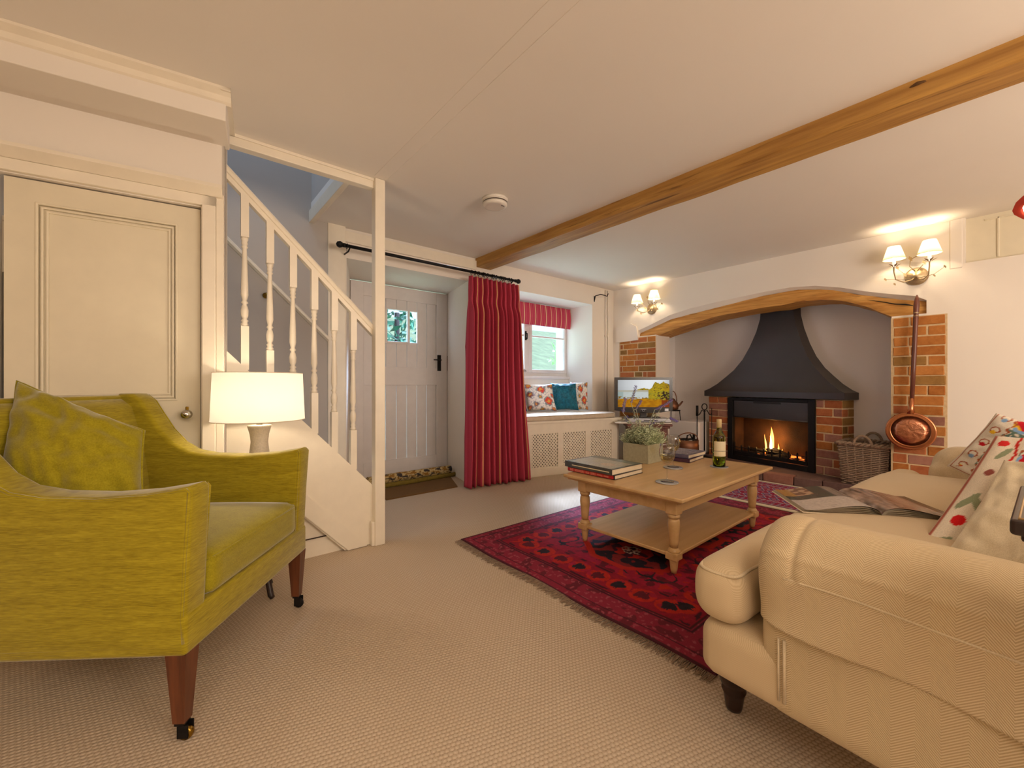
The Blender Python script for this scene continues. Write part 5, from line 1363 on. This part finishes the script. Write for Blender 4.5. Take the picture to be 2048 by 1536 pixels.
def arc(bm, r, a0, a1, z0_, z1_, n=24):
    A = [bm.verts.new((r*math.cos(a0+(a1-a0)*k/n), r*math.sin(a0+(a1-a0)*k/n), z0_)) for k in range(n+1)]; B = [bm.verts.new((v.co.x, v.co.y, z1_)) for v in A]
    for k in range(n): bm.faces.new((A[k], A[k+1], B[k+1], B[k])).smooth = True
ad = math.radians(220)
bm = BM(); arc(bm, .0386, ad-1.15, ad+1.15, .068, .164); lb = obj('label', bm, 'label', t)
bm = BM(); arc(bm, .0389, ad-1.15, ad+1.15, .100, .1025); obj('label_line', bm, 'blackmatt', lb)
bm = BM(); lathe(bm, [(.0155, .252), (.0152, .30), (.0155, .304), (.001, .305)], seg=24); obj('capsule', bm, 'capsule', t, True)

# ================================================================== ARMCHAIR
LN, LF = Vector((.046, 1.40, 0)), Vector((.443, 1.933, 0)); wv = (LF-LN).normalized(); fv = Vector((wv.y, -wv.x, 0))
ch_o = (LN+LF)/2-fv*.30
rz = math.atan2(wv.y, wv.x)      # local x = width (near -> far), local -y = front
ac = thing('armchair', 'lime green upholstered armchair with swept arms and brass castors', 'armchair', ch_o, rz)
HW = (LF-LN).length/2+.026
prof = [(.302, .335), (.310, .50), (.317, .668), (.306, .680), (.27, .674), (.20, .663), (.08, .655), (-.05, .660), (-.13, .675), (-.19, .710), (-.24, .765), (-.285, .835), (-.315, .885), (-.345, .910), (-.40, .912), (-.42, .89), (-.42, .25), (.302, .25)]
def armbm(x0, x1):
    bm = BM(); A = [bm.verts.new((x0, -f, z)) for f, z in prof]; B = [bm.verts.new((x1, -f, z)) for f, z in prof]
    n = len(prof); fs = [bm.faces.new(A), bm.faces.new(B[::-1])]
    for k in range(n): bm.faces.new((A[k], B[k], B[(k+1) % n], A[(k+1) % n]))
    bmesh.ops.recalc_face_normals(bm, faces=bm.faces)
    es = [e for e in bm.edges if any(f in e.link_faces for f in fs)]
    bmesh.ops.bevel(bm, geom=es, offset=.016, segments=4, affect='EDGES', profile=.5)
    return bm
for s in (-1, 1):
    bm = armbm(s*HW, s*(HW-.088)); o = obj('arm', bm, 'chair', ac); auto(o, .9)
    q = [(.302, .27)]+[(f-.004, z) for f, z in prof[:3]]+[(f, z-.004) for f, z in prof[3:14]]
    for x in (s*(HW-.0045), s*(HW-.0835)):
        bm = BM(); tube(bm, [(x, -f+(.004 if z < .6 else 0), z-(.003 if z > .6 else 0)) for f, z in (q if x*s > HW-.05 else q[1:5])], .0042, 6); obj('piping', bm, 'chair', o)
bm = BM(); box(bm, -HW+.001, HW-.001, -.306, .42, .235, .345, .012, 3); o = obj('seat_rail', bm, 'chair', ac); auto(o, .9)
bm = BM(); soft(bm, 0, .018, .405, HW-.090, .330, .062, .030, 12, .022, .003, 2)
for v in bm.verts:
    if v.co.y < -.2: v.co.z += .0
o = obj('seat_cushion', bm, 'chairp', ac, True)
bm = BM(); e = HW-.096; tube(bm, [(-e, .30, .452), (-e, -.295, .452), (-e+.02, -.306, .452), (e-.02, -.306, .452), (e, -.295, .452), (e, .30, .452)], .0042, 6); obj('piping', bm, 'chairp', o)
bm = BM()
n = 16
def backp(u, v):
    x = (-1+2*u)*(HW-.075); z = .40+v*.49; y = .27+.085*v-.02*math.sin(PI*v)-.03*math.sin(PI*u)*(1-v*.5)+.03*abs(2*u-1)**4*0
    if v > .94: y += .03*(v-.94)/.06
    return Vector((x, y, z))
A = [[bm.verts.new(backp(i/n, j/n)) for i in range(n+1)] for j in range(n+1)]
Bk = [[bm.verts.new((v.co.x, .43, v.co.z-.0)) for v in (A[j])] for j in (0, n)]
for j in range(n):
    for i in range(n): bm.faces.new((A[j][i], A[j][i+1], A[j+1][i+1], A[j+1][i]))
for i in range(n): bm.faces.new((A[n][i], A[n][i+1], Bk[1][i+1], Bk[1][i]))
bmesh.ops.recalc_face_normals(bm, faces=bm.faces)
for f in bm.faces: f.smooth = True
obj('inner_back', bm, 'chair', ac)
bm = BM(); box(bm, -HW+.002, HW-.002, .385, .44, .25, .905, .015, 3); o = obj('outer_back', bm, 'chair', ac); auto(o, .9)
def castor(parent, x, y, mat):
    bm = BM(); box(bm, x-.014, x+.014, y-.012, y+.012, .044, .052, .001); box(bm, x-.013, x-.009, y-.022, y+.006, .010, .046, .001); box(bm, x+.009, x+.013, y-.022, y+.006, .010, .046, .001)
    cs_ = obj('castor', bm, 'black', parent)
    bm = BM(); lathe(bm, [(.004, -.008), (.016, -.008), (.018, -.004), (.018, .004), (.016, .008), (.004, .008)], seg=20); bmesh.ops.transform(bm, matrix=Matrix.Translation((x, y-.010, .0185)) @ Matrix.Rotation(PI/2, 4, 'Y'), verts=bm.verts); obj('wheel', bm, mat, cs_)
for s, m_ in ((-1, 'brass'), (1, 'black')):
    bm = BM(); sq(bm, s*(HW-.030), -.278, .030, .052, .24, .052); lg = obj('leg', bm, 'mahog', ac); castor(lg, s*(HW-.030), -.278, m_)
    bm = BM(); A_ = [(s*(HW-.04), .40, .24), (s*(HW-.04), .43, .02)]; tube(bm, A_, [.026, .018], 4); obj('leg', bm, 'mahog', ac)
# its loose cushion
c4 = (atd(-8, 985, 1.14), atd(292, 1060, 1.20), atd(288, 862, 1.33), atd(34, 762, 1.33))
o = pillow('throw_cushion', c4, .15, 'chairp', None, 56, .010, 4, None, .05, 0, 'chairp'); tag(o, 'plump lime green cushion leaning in the armchair', 'cushion')

# ================================================================== LAMP AND ITS TRIPOD TABLE
lc = Vector((.318, 2.16, 0))
t = thing('tripod_table', 'dark wooden tripod table behind the armchair under the white lamp', 'table', lc)
bm = BM(); lathe(bm, [(.072, .500), (.075, .505), (.075, .515), (.072, .52)], seg=36); obj('table_top', bm, 'mahog', t)
bm = BM(); lathe(bm, [(.02, .12), (.028, .16), (.018, .20), (.024, .30), (.016, .42), (.03, .50)], seg=16); obj('column', bm, 'mahog', t, True)
ft = atz(541, 1190, .02)-lc
for k in range(3):
    a = math.atan2(ft.y, ft.x)+k*2*PI/3; R_ = ft.length; d = Vector((math.cos(a), math.sin(a), 0)) * min(R_, .15)
    bm = BM(); tube(bm, [Vector((0, 0, .17)), d*.5+Vector((0, 0, .15)), d*.8+Vector((0, 0, .07)), d+Vector((0, 0, .02)), d*1.15+Vector((0, 0, .012))], [.014, .013, .012, .013, .010], 8); obj('leg', bm, 'dkwood', t, True)
t = thing('table_lamp', 'lit table lamp with white drum shade and waisted textured base', 'lamp', lc+Vector((0, 0, .521)))
bm = BM(); lathe(bm, [(.062, 0), (.065, .006), (.055, .03), (.043, .09), (.036, .15), (.034, .17), (.038, .205), (.046, .235), (.048, .243), (.040, .246)], seg=30); obj('base', bm, 'ceramic', t, True)
bm = BM(); lathe(bm, [(.012, .246), (.012, .275)], seg=14); obj('lamp_holder', bm, 'chrome', t, True)
n = 48; r0, r1, zb0, zb1 = .183, .174, .268, .478
bm = BM(); A = [bm.verts.new((r0*math.cos(2*PI*k/n), r0*math.sin(2*PI*k/n), zb0)) for k in range(n)]; B = [bm.verts.new((r1*math.cos(2*PI*k/n), r1*math.sin(2*PI*k/n), zb1)) for k in range(n)]
for k in range(n): bm.faces.new((A[k], A[(k+1) % n], B[(k+1) % n], B[k])).smooth = True
sh_ = obj('lamp_shade', bm, 'shade', t)
bm = BM(); tube(bm, [(r0*math.cos(2*PI*k/n), r0*math.sin(2*PI*k/n), zb0) for k in range(n+1)], .0016, 5); obj('rim', bm, 'paper', sh_); bm = BM(); tube(bm, [(r1*math.cos(2*PI*k/n), r1*math.sin(2*PI*k/n), zb1) for k in range(n+1)], .0016, 5); obj('rim', bm, 'paper', sh_)
bm = BM(); lathe(bm, [(.008, .275), (.022, .32), (.028, .35), (.02, .38), (.004, .39)], seg=16); obj('bulb', bm, 'bulb', t, True)
light('table_lamp_glow', 'POINT', lc+Vector((0, 0, .521+.36)), 11, (1.0, .80, .58), .035)

# ================================================================== SOFA
SX0, SX1 = 1.09, 3.22; DY = .045
SR = math.radians(-3.6); PV = Vector((1.09, .565, 0))
so = thing('sofa', 'cream herringbone two-seat sofa with rolled arms and turned dark legs', 'sofa', PV+Matrix.Rotation(SR, 3, 'Z') @ (Vector(((SX0+SX1)/2, .05, 0))-PV), SR)
OX = -(SX0+SX1)/2; OY = -.05+DY
def P_(x, y, z): return Vector((x+OX, y+OY, z))
bm = BM(); soft(bm, (1.10+3.17)/2+OX, .03+OY, .255, (3.17-1.10)/2, .47, .078, .045, 14)
rl = obj('seat_base', bm, 'sofa_f', so, True)
for x in (SX0+.188, 3.05):
    for y in (.485, -.36):
        bm = BM(); lathe(bm, [(.020, 0), (.023, .01), (.028, .045), (.033, .058), (.028, .066), (.038, .080), (.043, .108), (.040, .13), (.030, .142), (.038, .155), (.040, .20)], x+OX, y+OY, 0, 22); obj('leg', bm, 'dkwood', so, True)
def armsec(cx, r, zb, zc, inner, out, n=40):
    """closed section (x,z) of a rolled arm: up the inner side, over the roll, down the outside"""
    return None
# far arm and near arm frames (outer shell under the cover)
def arm(x_out, x_in, z_top, name):
    s = 1 if x_in > x_out else -1
    w = abs(x_in-x_out); bm = BM()
    soft(bm, (x_out+x_in)/2+OX, -.03+OY, .365, w/2, .375, .188, .035, 10)
    soft(bm, (x_out+x_in)/2+OX, -.03+OY, z_top-.105, w/2-.004, .372, .105, .098, 12)
    o = obj(name, bm, 'sofa_s', so); remesh(o, .011, 10, .5); return o
an_ = arm(SX0+.009, SX0+.215, .605, 'arm')
af = arm(SX1-.012, SX1-.255, .635, 'arm'); af.data.materials[0] = M['sofa_p']
bm = BM(); soft(bm, (SX0+SX1)/2+OX, -.33+OY, .56, (SX1-SX0)/2-.03, .13, .31, .07, 10); obj('back', bm, 'sofa_p', so, True)
# piped welt down the outer arm
bm = BM(); xx = SX0+.008; tube(bm, [P_(xx-.001, .285, .22), P_(xx-.002, .285, .30), P_(xx-.002, .285, .365)], .0035, 6); tube(bm, [P_(xx-.001, .297, .22), P_(xx-.002, .297, .30), P_(xx-.002, .297, .365)], .0025, 6); obj('piping', bm, 'sofa_p', an_)
# seat cushions, T-shaped at the front
def seat(x0, x1, ear, dome, seed):
    bm = BM(); zc, hz = .405, .080
    soft(bm, (x0+x1)/2+OX, .19+OY, zc, (x1-x0)/2, .335, hz, .060, 14, dome, .003, seed)
    if ear[0]: soft(bm, (ear[0]+x0+.2)/2+OX, .447+OY, zc-.002, (x0+.2-ear[0])/2, .072, hz, .058, 10, .004)
    if ear[1]: soft(bm, (ear[1]+x1-.2)/2+OX, .447+OY, zc-.002, (ear[1]-x1+.2)/2, .072, hz, .058, 10, .004)
    o = obj('seat_cushion', bm, 'sofa_f', so); remesh(o, .012, 6, .5); return o
c1 = seat(1.31, 2.14, (1.085, None), .028, 3); c2 = seat(2.15, 2.96, (None, 3.17), .040, 5)
def welt(c_, pts, z):
    bm = BM(); q = [P_(p[0], p[1]-(.010 if p[1] > .49 else 0), p[2]-.007) for p in pts]
    sm_ = []
    for i in range(len(q)-1):
        p0, p1, p2, p3 = q[max(0, i-1)], q[i], q[i+1], q[min(len(q)-1, i+2)]
        for k in range(6):
            t_ = k/6; sm_.append(.5*((2*p1)+(-p0+p2)*t_+(2*p0-5*p1+4*p2-p3)*t_**2+(-p0+3*p1-3*p2+p3)*t_**3))
    sm_.append(q[-1]); tube(bm, sm_, .0042, 7); obj('piping', bm, 'sofa_p', c_)
welt(c1, [(1.26, .393, .472), (1.17, .393, .474), (1.112, .396, .471), (1.100, .43, .467), (1.102, .48, .469), (1.135, .506, .471), (1.25, .512, .472), (1.6, .514, .478), (2.03, .512, .475), (2.115, .50, .471), (2.127, .44, .474), (2.129, .2, .480)], 0)
welt(c2, [(2.165, .0, .475), (2.163, .25, .482), (2.165, .44, .476), (2.18, .50, .473), (2.33, .512, .476), (2.6, .514, .482), (3.0, .512, .475), (3.13, .505, .47)], 0)
# loose arm cover
cx_, cz_, r_ = SX0+.116, .508, .112
def cov(u, v):
    """u: 0 inner seat side -> 1 outer hem; v: 0 back -> 1 front end"""
    Y = -.44+v*.785
    f = 0
    if v > .93: f = (v-.93)/.07; Y = -.44+.93*.785+.07*.785*math.sin(f*PI/2)*1.0
    sh_ = 1-.32*(1-math.cos(f*PI/2))
    hem = .392-.030*(1-v)-.006*math.sin(v*7)
    L1, L2, L3 = .08, PI*r_*.98, cz_-hem; T_ = L1+L2+L3; s = u*T_
    if s < L1: x, z, nx, nz = cx_+r_, cz_-(L1-s), 1, 0
    elif s < L1+L2: a = (s-L1)/L2*PI; x, z, nx, nz = cx_+r_*math.cos(a), cz_+r_*math.sin(a), math.cos(a), math.sin(a)
    else: x, z, nx, nz = cx_-r_, cz_-(s-L1-L2), -1, 0
    low = max(0, (s-L1-L2*.75)/(T_-L1-L2*.75))
    w = .010*low*math.sin(Y*19+z*26+2*noise.noise(Vector((Y*2, z*3, 1))))+.016*low*noise.noise(Vector((Y*4+z*3, z*5-Y*2, 2)))
    w += .006*noise.noise(Vector((Y*5, s*7, 3)))
    w += .004*math.exp(-((s-(L1+L2*.86))/.007)**2)
    x += nx*(w+.006); z += nz*(w*.6+.004)
    # close round the front
    x = cx_+(x-cx_)*sh_; z = cz_+(z-cz_)*(sh_ if z > cz_ else 1-.05*f)
    if v > .88: g = math.exp(-((v-.90)/.008)**2)*.006*(1 if s > L1 and s < L1+L2 else 0); x -= nx*g; z -= nz*g
    return P_(x, Y, z)
acv = grid_mesh('arm_cover', cov, 120, 130, 'sofa_u', so, None, solid=.003, uv=(.585, .815))
bm = BM(); fr_ = [cov(i/40, 1.0) for i in range(41)]; cc = bm.verts.new(P_(cx_, .352, cz_+.0)); vs = [bm.verts.new(p) for p in fr_]
mid = [bm.verts.new(cc.co+(v.co-cc.co)*.6+Vector((0, .008, 0))) for v in vs]
for i in range(40): bm.faces.new((vs[i], vs[i+1], mid[i+1], mid[i])).smooth = True; bm.faces.new((mid[i], mid[i+1], cc)).smooth = True
obj('cover_front', bm, 'sofa_s', acv)
bm = BM(); tube(bm, [cov(.775+.0, .02+.9*k/40)+Vector((-.003, 0, 0)) for k in range(41)], .0025, 5); obj('seam', bm, 'sofa_p', acv)
# ------------------------------------------------------------------ cushions on the sofa
def emb(u, v, side=1, seed=0):
    n = noise.noise(Vector((u*7+seed, v*7, 1))); n2 = noise.noise(Vector((u*22, v*22, 5)))
    c_ = (.74, .66, .54)
    e = min(u, 1-u, v, 1-v)
    RD, BL, YE, GR, BR_ = (.52, .010, .020), (.24, .40, .62), (.72, .42, .02), (.13, .20, .15), (.38, .09, .03)
    if abs(e-.025) < .006 or abs(e-.18+.012*math.sin((u+v)*60)) < .007: return BR_
    if e < .17:
        q = (u if (v == e or 1-v == e) else v); k = (q*6) % 1-.5; d = math.hypot(k/6, e-.10)
        if d < .024+.006*n2: return [YE, BL, RD][int(q*6) % 3]
        if abs(math.hypot(k/6-.03, e-.10)-.035) < .006: return BR_
        return c_
    best = None
    for i in range(3):
        for j in range(3):
            a, b = .27+.23*i+.02*math.sin(i*3+j), .27+.23*j+.02*math.cos(j*5+i)
            dx, dy = u-a, v-b; r = math.hypot(dx, dy*.85)
            if r < .075+.01*n2:
                if r > .05 and dx+dy < .01: return BL
                if dx-dy > .05: return YE
                return RD if (i+j) % 2 == 0 else (BL if r > .03 else RD)
            if abs(r-.105+.018*math.sin(6*math.atan2(dy, dx)+i)) < .013: best = GR
    if abs(n) < .035: best = GR
    return best or c_
EB = lambda u, v: emb(.26+u*.74, v*.80, 1, 0)
p1 = pillow('throw_cushion', (atd(2085, 1030, 1.62), atd(1893, 932, 1.86), atd(1992, 826, 1.74), atd(2230, 890, 1.50)), .13, 'print', EB, 90, .006, 11, None, .05)
tag(p1, 'embroidered cushion with red and blue flowers farthest along the sofa', 'cushion')
def emb2(u, v, s=1):
    c_ = (.74, .64, .50); n2 = noise.noise(Vector((u*30, v*30, 5)))
    if abs(u-.012) < .008: return (.42, .12, .08)
    if abs(u-.19+.010*math.sin(v*22)+.006*n2) < .010: return (.55, .02, .012)
    for a, b, r, k in ((.11, .22, .045, (.60, .01, .01)), (.10, .30, .0, 0), (.11, .60, .032, (.30, .08, .06)), (.09, .90, .04, (.6, .02, .02))):
        if r and math.hypot((u-a)*1.0, (v-b)*1.1) < r: return k
    for a, b, an_, ln in ((.09, .36, .9, .075), (.14, .36, -.9, .07), (.13, .80, 1.0, .07), (.09, .06, .5, .06)):
        dx, dy = u-a, v-b; p = dx*math.cos(an_)+dy*math.sin(an_); q = -dx*math.sin(an_)+dy*math.cos(an_)
        if (p/ln)**2+(q/(ln*.35))**2 < 1: return (.26, .29, .17)
    return emb(u, v, s, 3) if u > .22 else c_
p2 = pillow('throw_cushion', (atd(1836, 1092, 1.20), atd(2240, 1230, .98), atd(2330, 900, 1.08), atd(1990, 872, 1.34)), .11, 'print', emb2, 110, .005, 13, None, .03)
tag(p2, 'cushion with red-lined floral border tucked behind the plain cream cushion', 'cushion')
p3 = pillow('throw_cushion', (atd(1880, 1120, 1.10), atd(2200, 1300, .86), atd(2330, 960, .92), atd(2008, 920, 1.19)), .12, 'cream', None, 60, .012, 17, None, .06)
tag(p3, 'plain cream cotton cushion nearest the camera on the sofa', 'cushion')
# ------------------------------------------------------------------ open magazine
S0, S1 = Vector((1.84, .275, .503)), Vector((2.07, .445, .510))
ax = (S1-S0).normalized(); ox = Vector((-ax.y, ax.x, 0)); Lm = .285
mg = thing('open_book', 'open glossy picture book lying face up on the sofa seat', 'book', S0); mg.rotation_euler = (0, 0, math.atan2(ax.y, ax.x))  # local x along the spine, y to the left page
def page_col(side):
    def f(u, v):
        if side > 0:
            if u > .62 and v > .55: return (.45, .24, .08) if v > .8 else ((.5, .32, .2) if noise.noise(Vector((u*9, v*9, 1))) > 0 else (.22, .12, .08))
            if u > .45: return (.10+.05*noise.noise(Vector((u*12, v*12, 2))), .085, .065) if v > .3 else (.24, .18, .14)
            return (.58, .50, .44)
        k = noise.noise(Vector((u*4, v*14, 6))); k2 = noise.noise(Vector((u*11, v*20, 6)))
        if v > .88: return (.10, .08, .05)
        return (.28+.25*k+.12*k2, .18+.16*k+.1*k2, .13+.12*k+.1*k2)
    return f
for side in (1, -1):
    def P(u, v, side=side): return Vector((u*Lm, side*v*.225, .004+.026*math.sin(min(1, v*1.15)**.6*PI)*(1-.3*v)+.006))
    grid_mesh('page', P, 50, 50, 'attrs', mg, page_col(side))
    for q in range(4):
        grid_mesh('page', lambda u, v, side=side, q=q: Vector((.001*q+u*Lm, side*v*(.227+.001*q), .003+(.022-.0055*q)*math.sin(min(1, v*1.15)**.6*PI)*(1-.3*v)+.005-.0011*q)), 2, 16, 'paper', mg)
bm = BM(); box(bm, -.004, Lm+.004, -.235, .235, 0, .0022, .0008, 1); obj('cover', bm, 'paper', mg)

# ================================================================== SIDE TABLE AT THE RIGHT EDGE
t = thing('side_table', 'dark polished side table corner at the right edge beside the sofa arm', 'table', (.86, -.25, 0), math.radians(-2.2))
x0, x1, y0, y1 = .725, .985, -.50, -.004; zt_ = .797
bm = BM(); box(bm, x0-.86, x1-.86, y0+.25, y1+.25, zt_-.018, zt_, .004, 3); box(bm, x0-.86+.008, x1-.86-.008, y0+.25+.008, y1+.25-.008, zt_-.026, zt_-.017, .003, 2); obj('table_top', bm, 'dkwood', t)
bm = BM(); box(bm, x0-.86+.016, x1-.86-.016, y0+.25+.016, y1+.25-.016, zt_-.001, zt_+.0012, .0008, 1); obj('inlaid_top', bm, 'leather', t)
for q_, r_b in ((.007, .0022), (.014, .0016)):
    bm = BM(); tube(bm, [(x0-.86+q_, y0+.25+q_, zt_), (x0-.86+q_, y1+.25-q_, zt_), (x1-.86-q_, y1+.25-q_, zt_), (x1-.86-q_, y0+.25+q_, zt_)], r_b, 6); obj('edge_bead', bm, 'table', t)
for x in (x0+.14, ):
    bm = BM(); lathe(bm, [(.15, 0), (.15, .02), (.04, .05), (.03, .1), (.025, .4), (.03, .7), (.05, zt_-.027)], 0, 0, 0, 20); obj('pedestal', bm, 'dkwood', t, True)
wineglass(.905, -.052, zt_+.001, 'glass of white wine cut off at the right edge of the picture', .80, .6, None)
tl = thing('reading_lamp', 'lamp with red cone shade cut off at the right edge of the picture', 'lamp', (.80, -.13, zt_+.001))
bm = BM(); lathe(bm, [(.080, 0), (.082, .01), (.05, .05), (.022, .12), (.016, .22), (.014, .34)], seg=24); obj('base', bm, 'ceramic', tl, True)
n = 40; zs = 1.163-zt_; r0, r1 = .125, .06; 
for nm, dr_, mt_ in (('lamp_shade', 0, 'shade_r'), ('shade_lining', -.004, 'shade_w')):
    bm = BM(); A = [bm.verts.new(((r0+dr_)*math.cos(2*PI*k/n), (r0+dr_)*math.sin(2*PI*k/n), zs)) for k in range(n)]; B = [bm.verts.new(((r1+dr_)*math.cos(2*PI*k/n), (r1+dr_)*math.sin(2*PI*k/n), zs+.15)) for k in range(n)]
    for k in range(n): bm.faces.new((A[k], A[(k+1) % n], B[(k+1) % n], B[k])).smooth = True
    obj(nm, bm, mt_, tl)
bm = BM(); tube(bm, [(r0*math.cos(2*PI*k/n), r0*math.sin(2*PI*k/n), zs) for k in range(n+1)], .004, 6); obj('rim', bm, 'shade_r', tl)
bm = BM(); lathe(bm, [(.006, .34), (.02, .39), (.022, .42), (.006, .45)], seg=14); obj('bulb', bm, 'bulb', tl, True)
light('reading_lamp_glow', 'POINT', (.80, -.13, zt_+.42), 9, (1.0, .78, .55), .03)
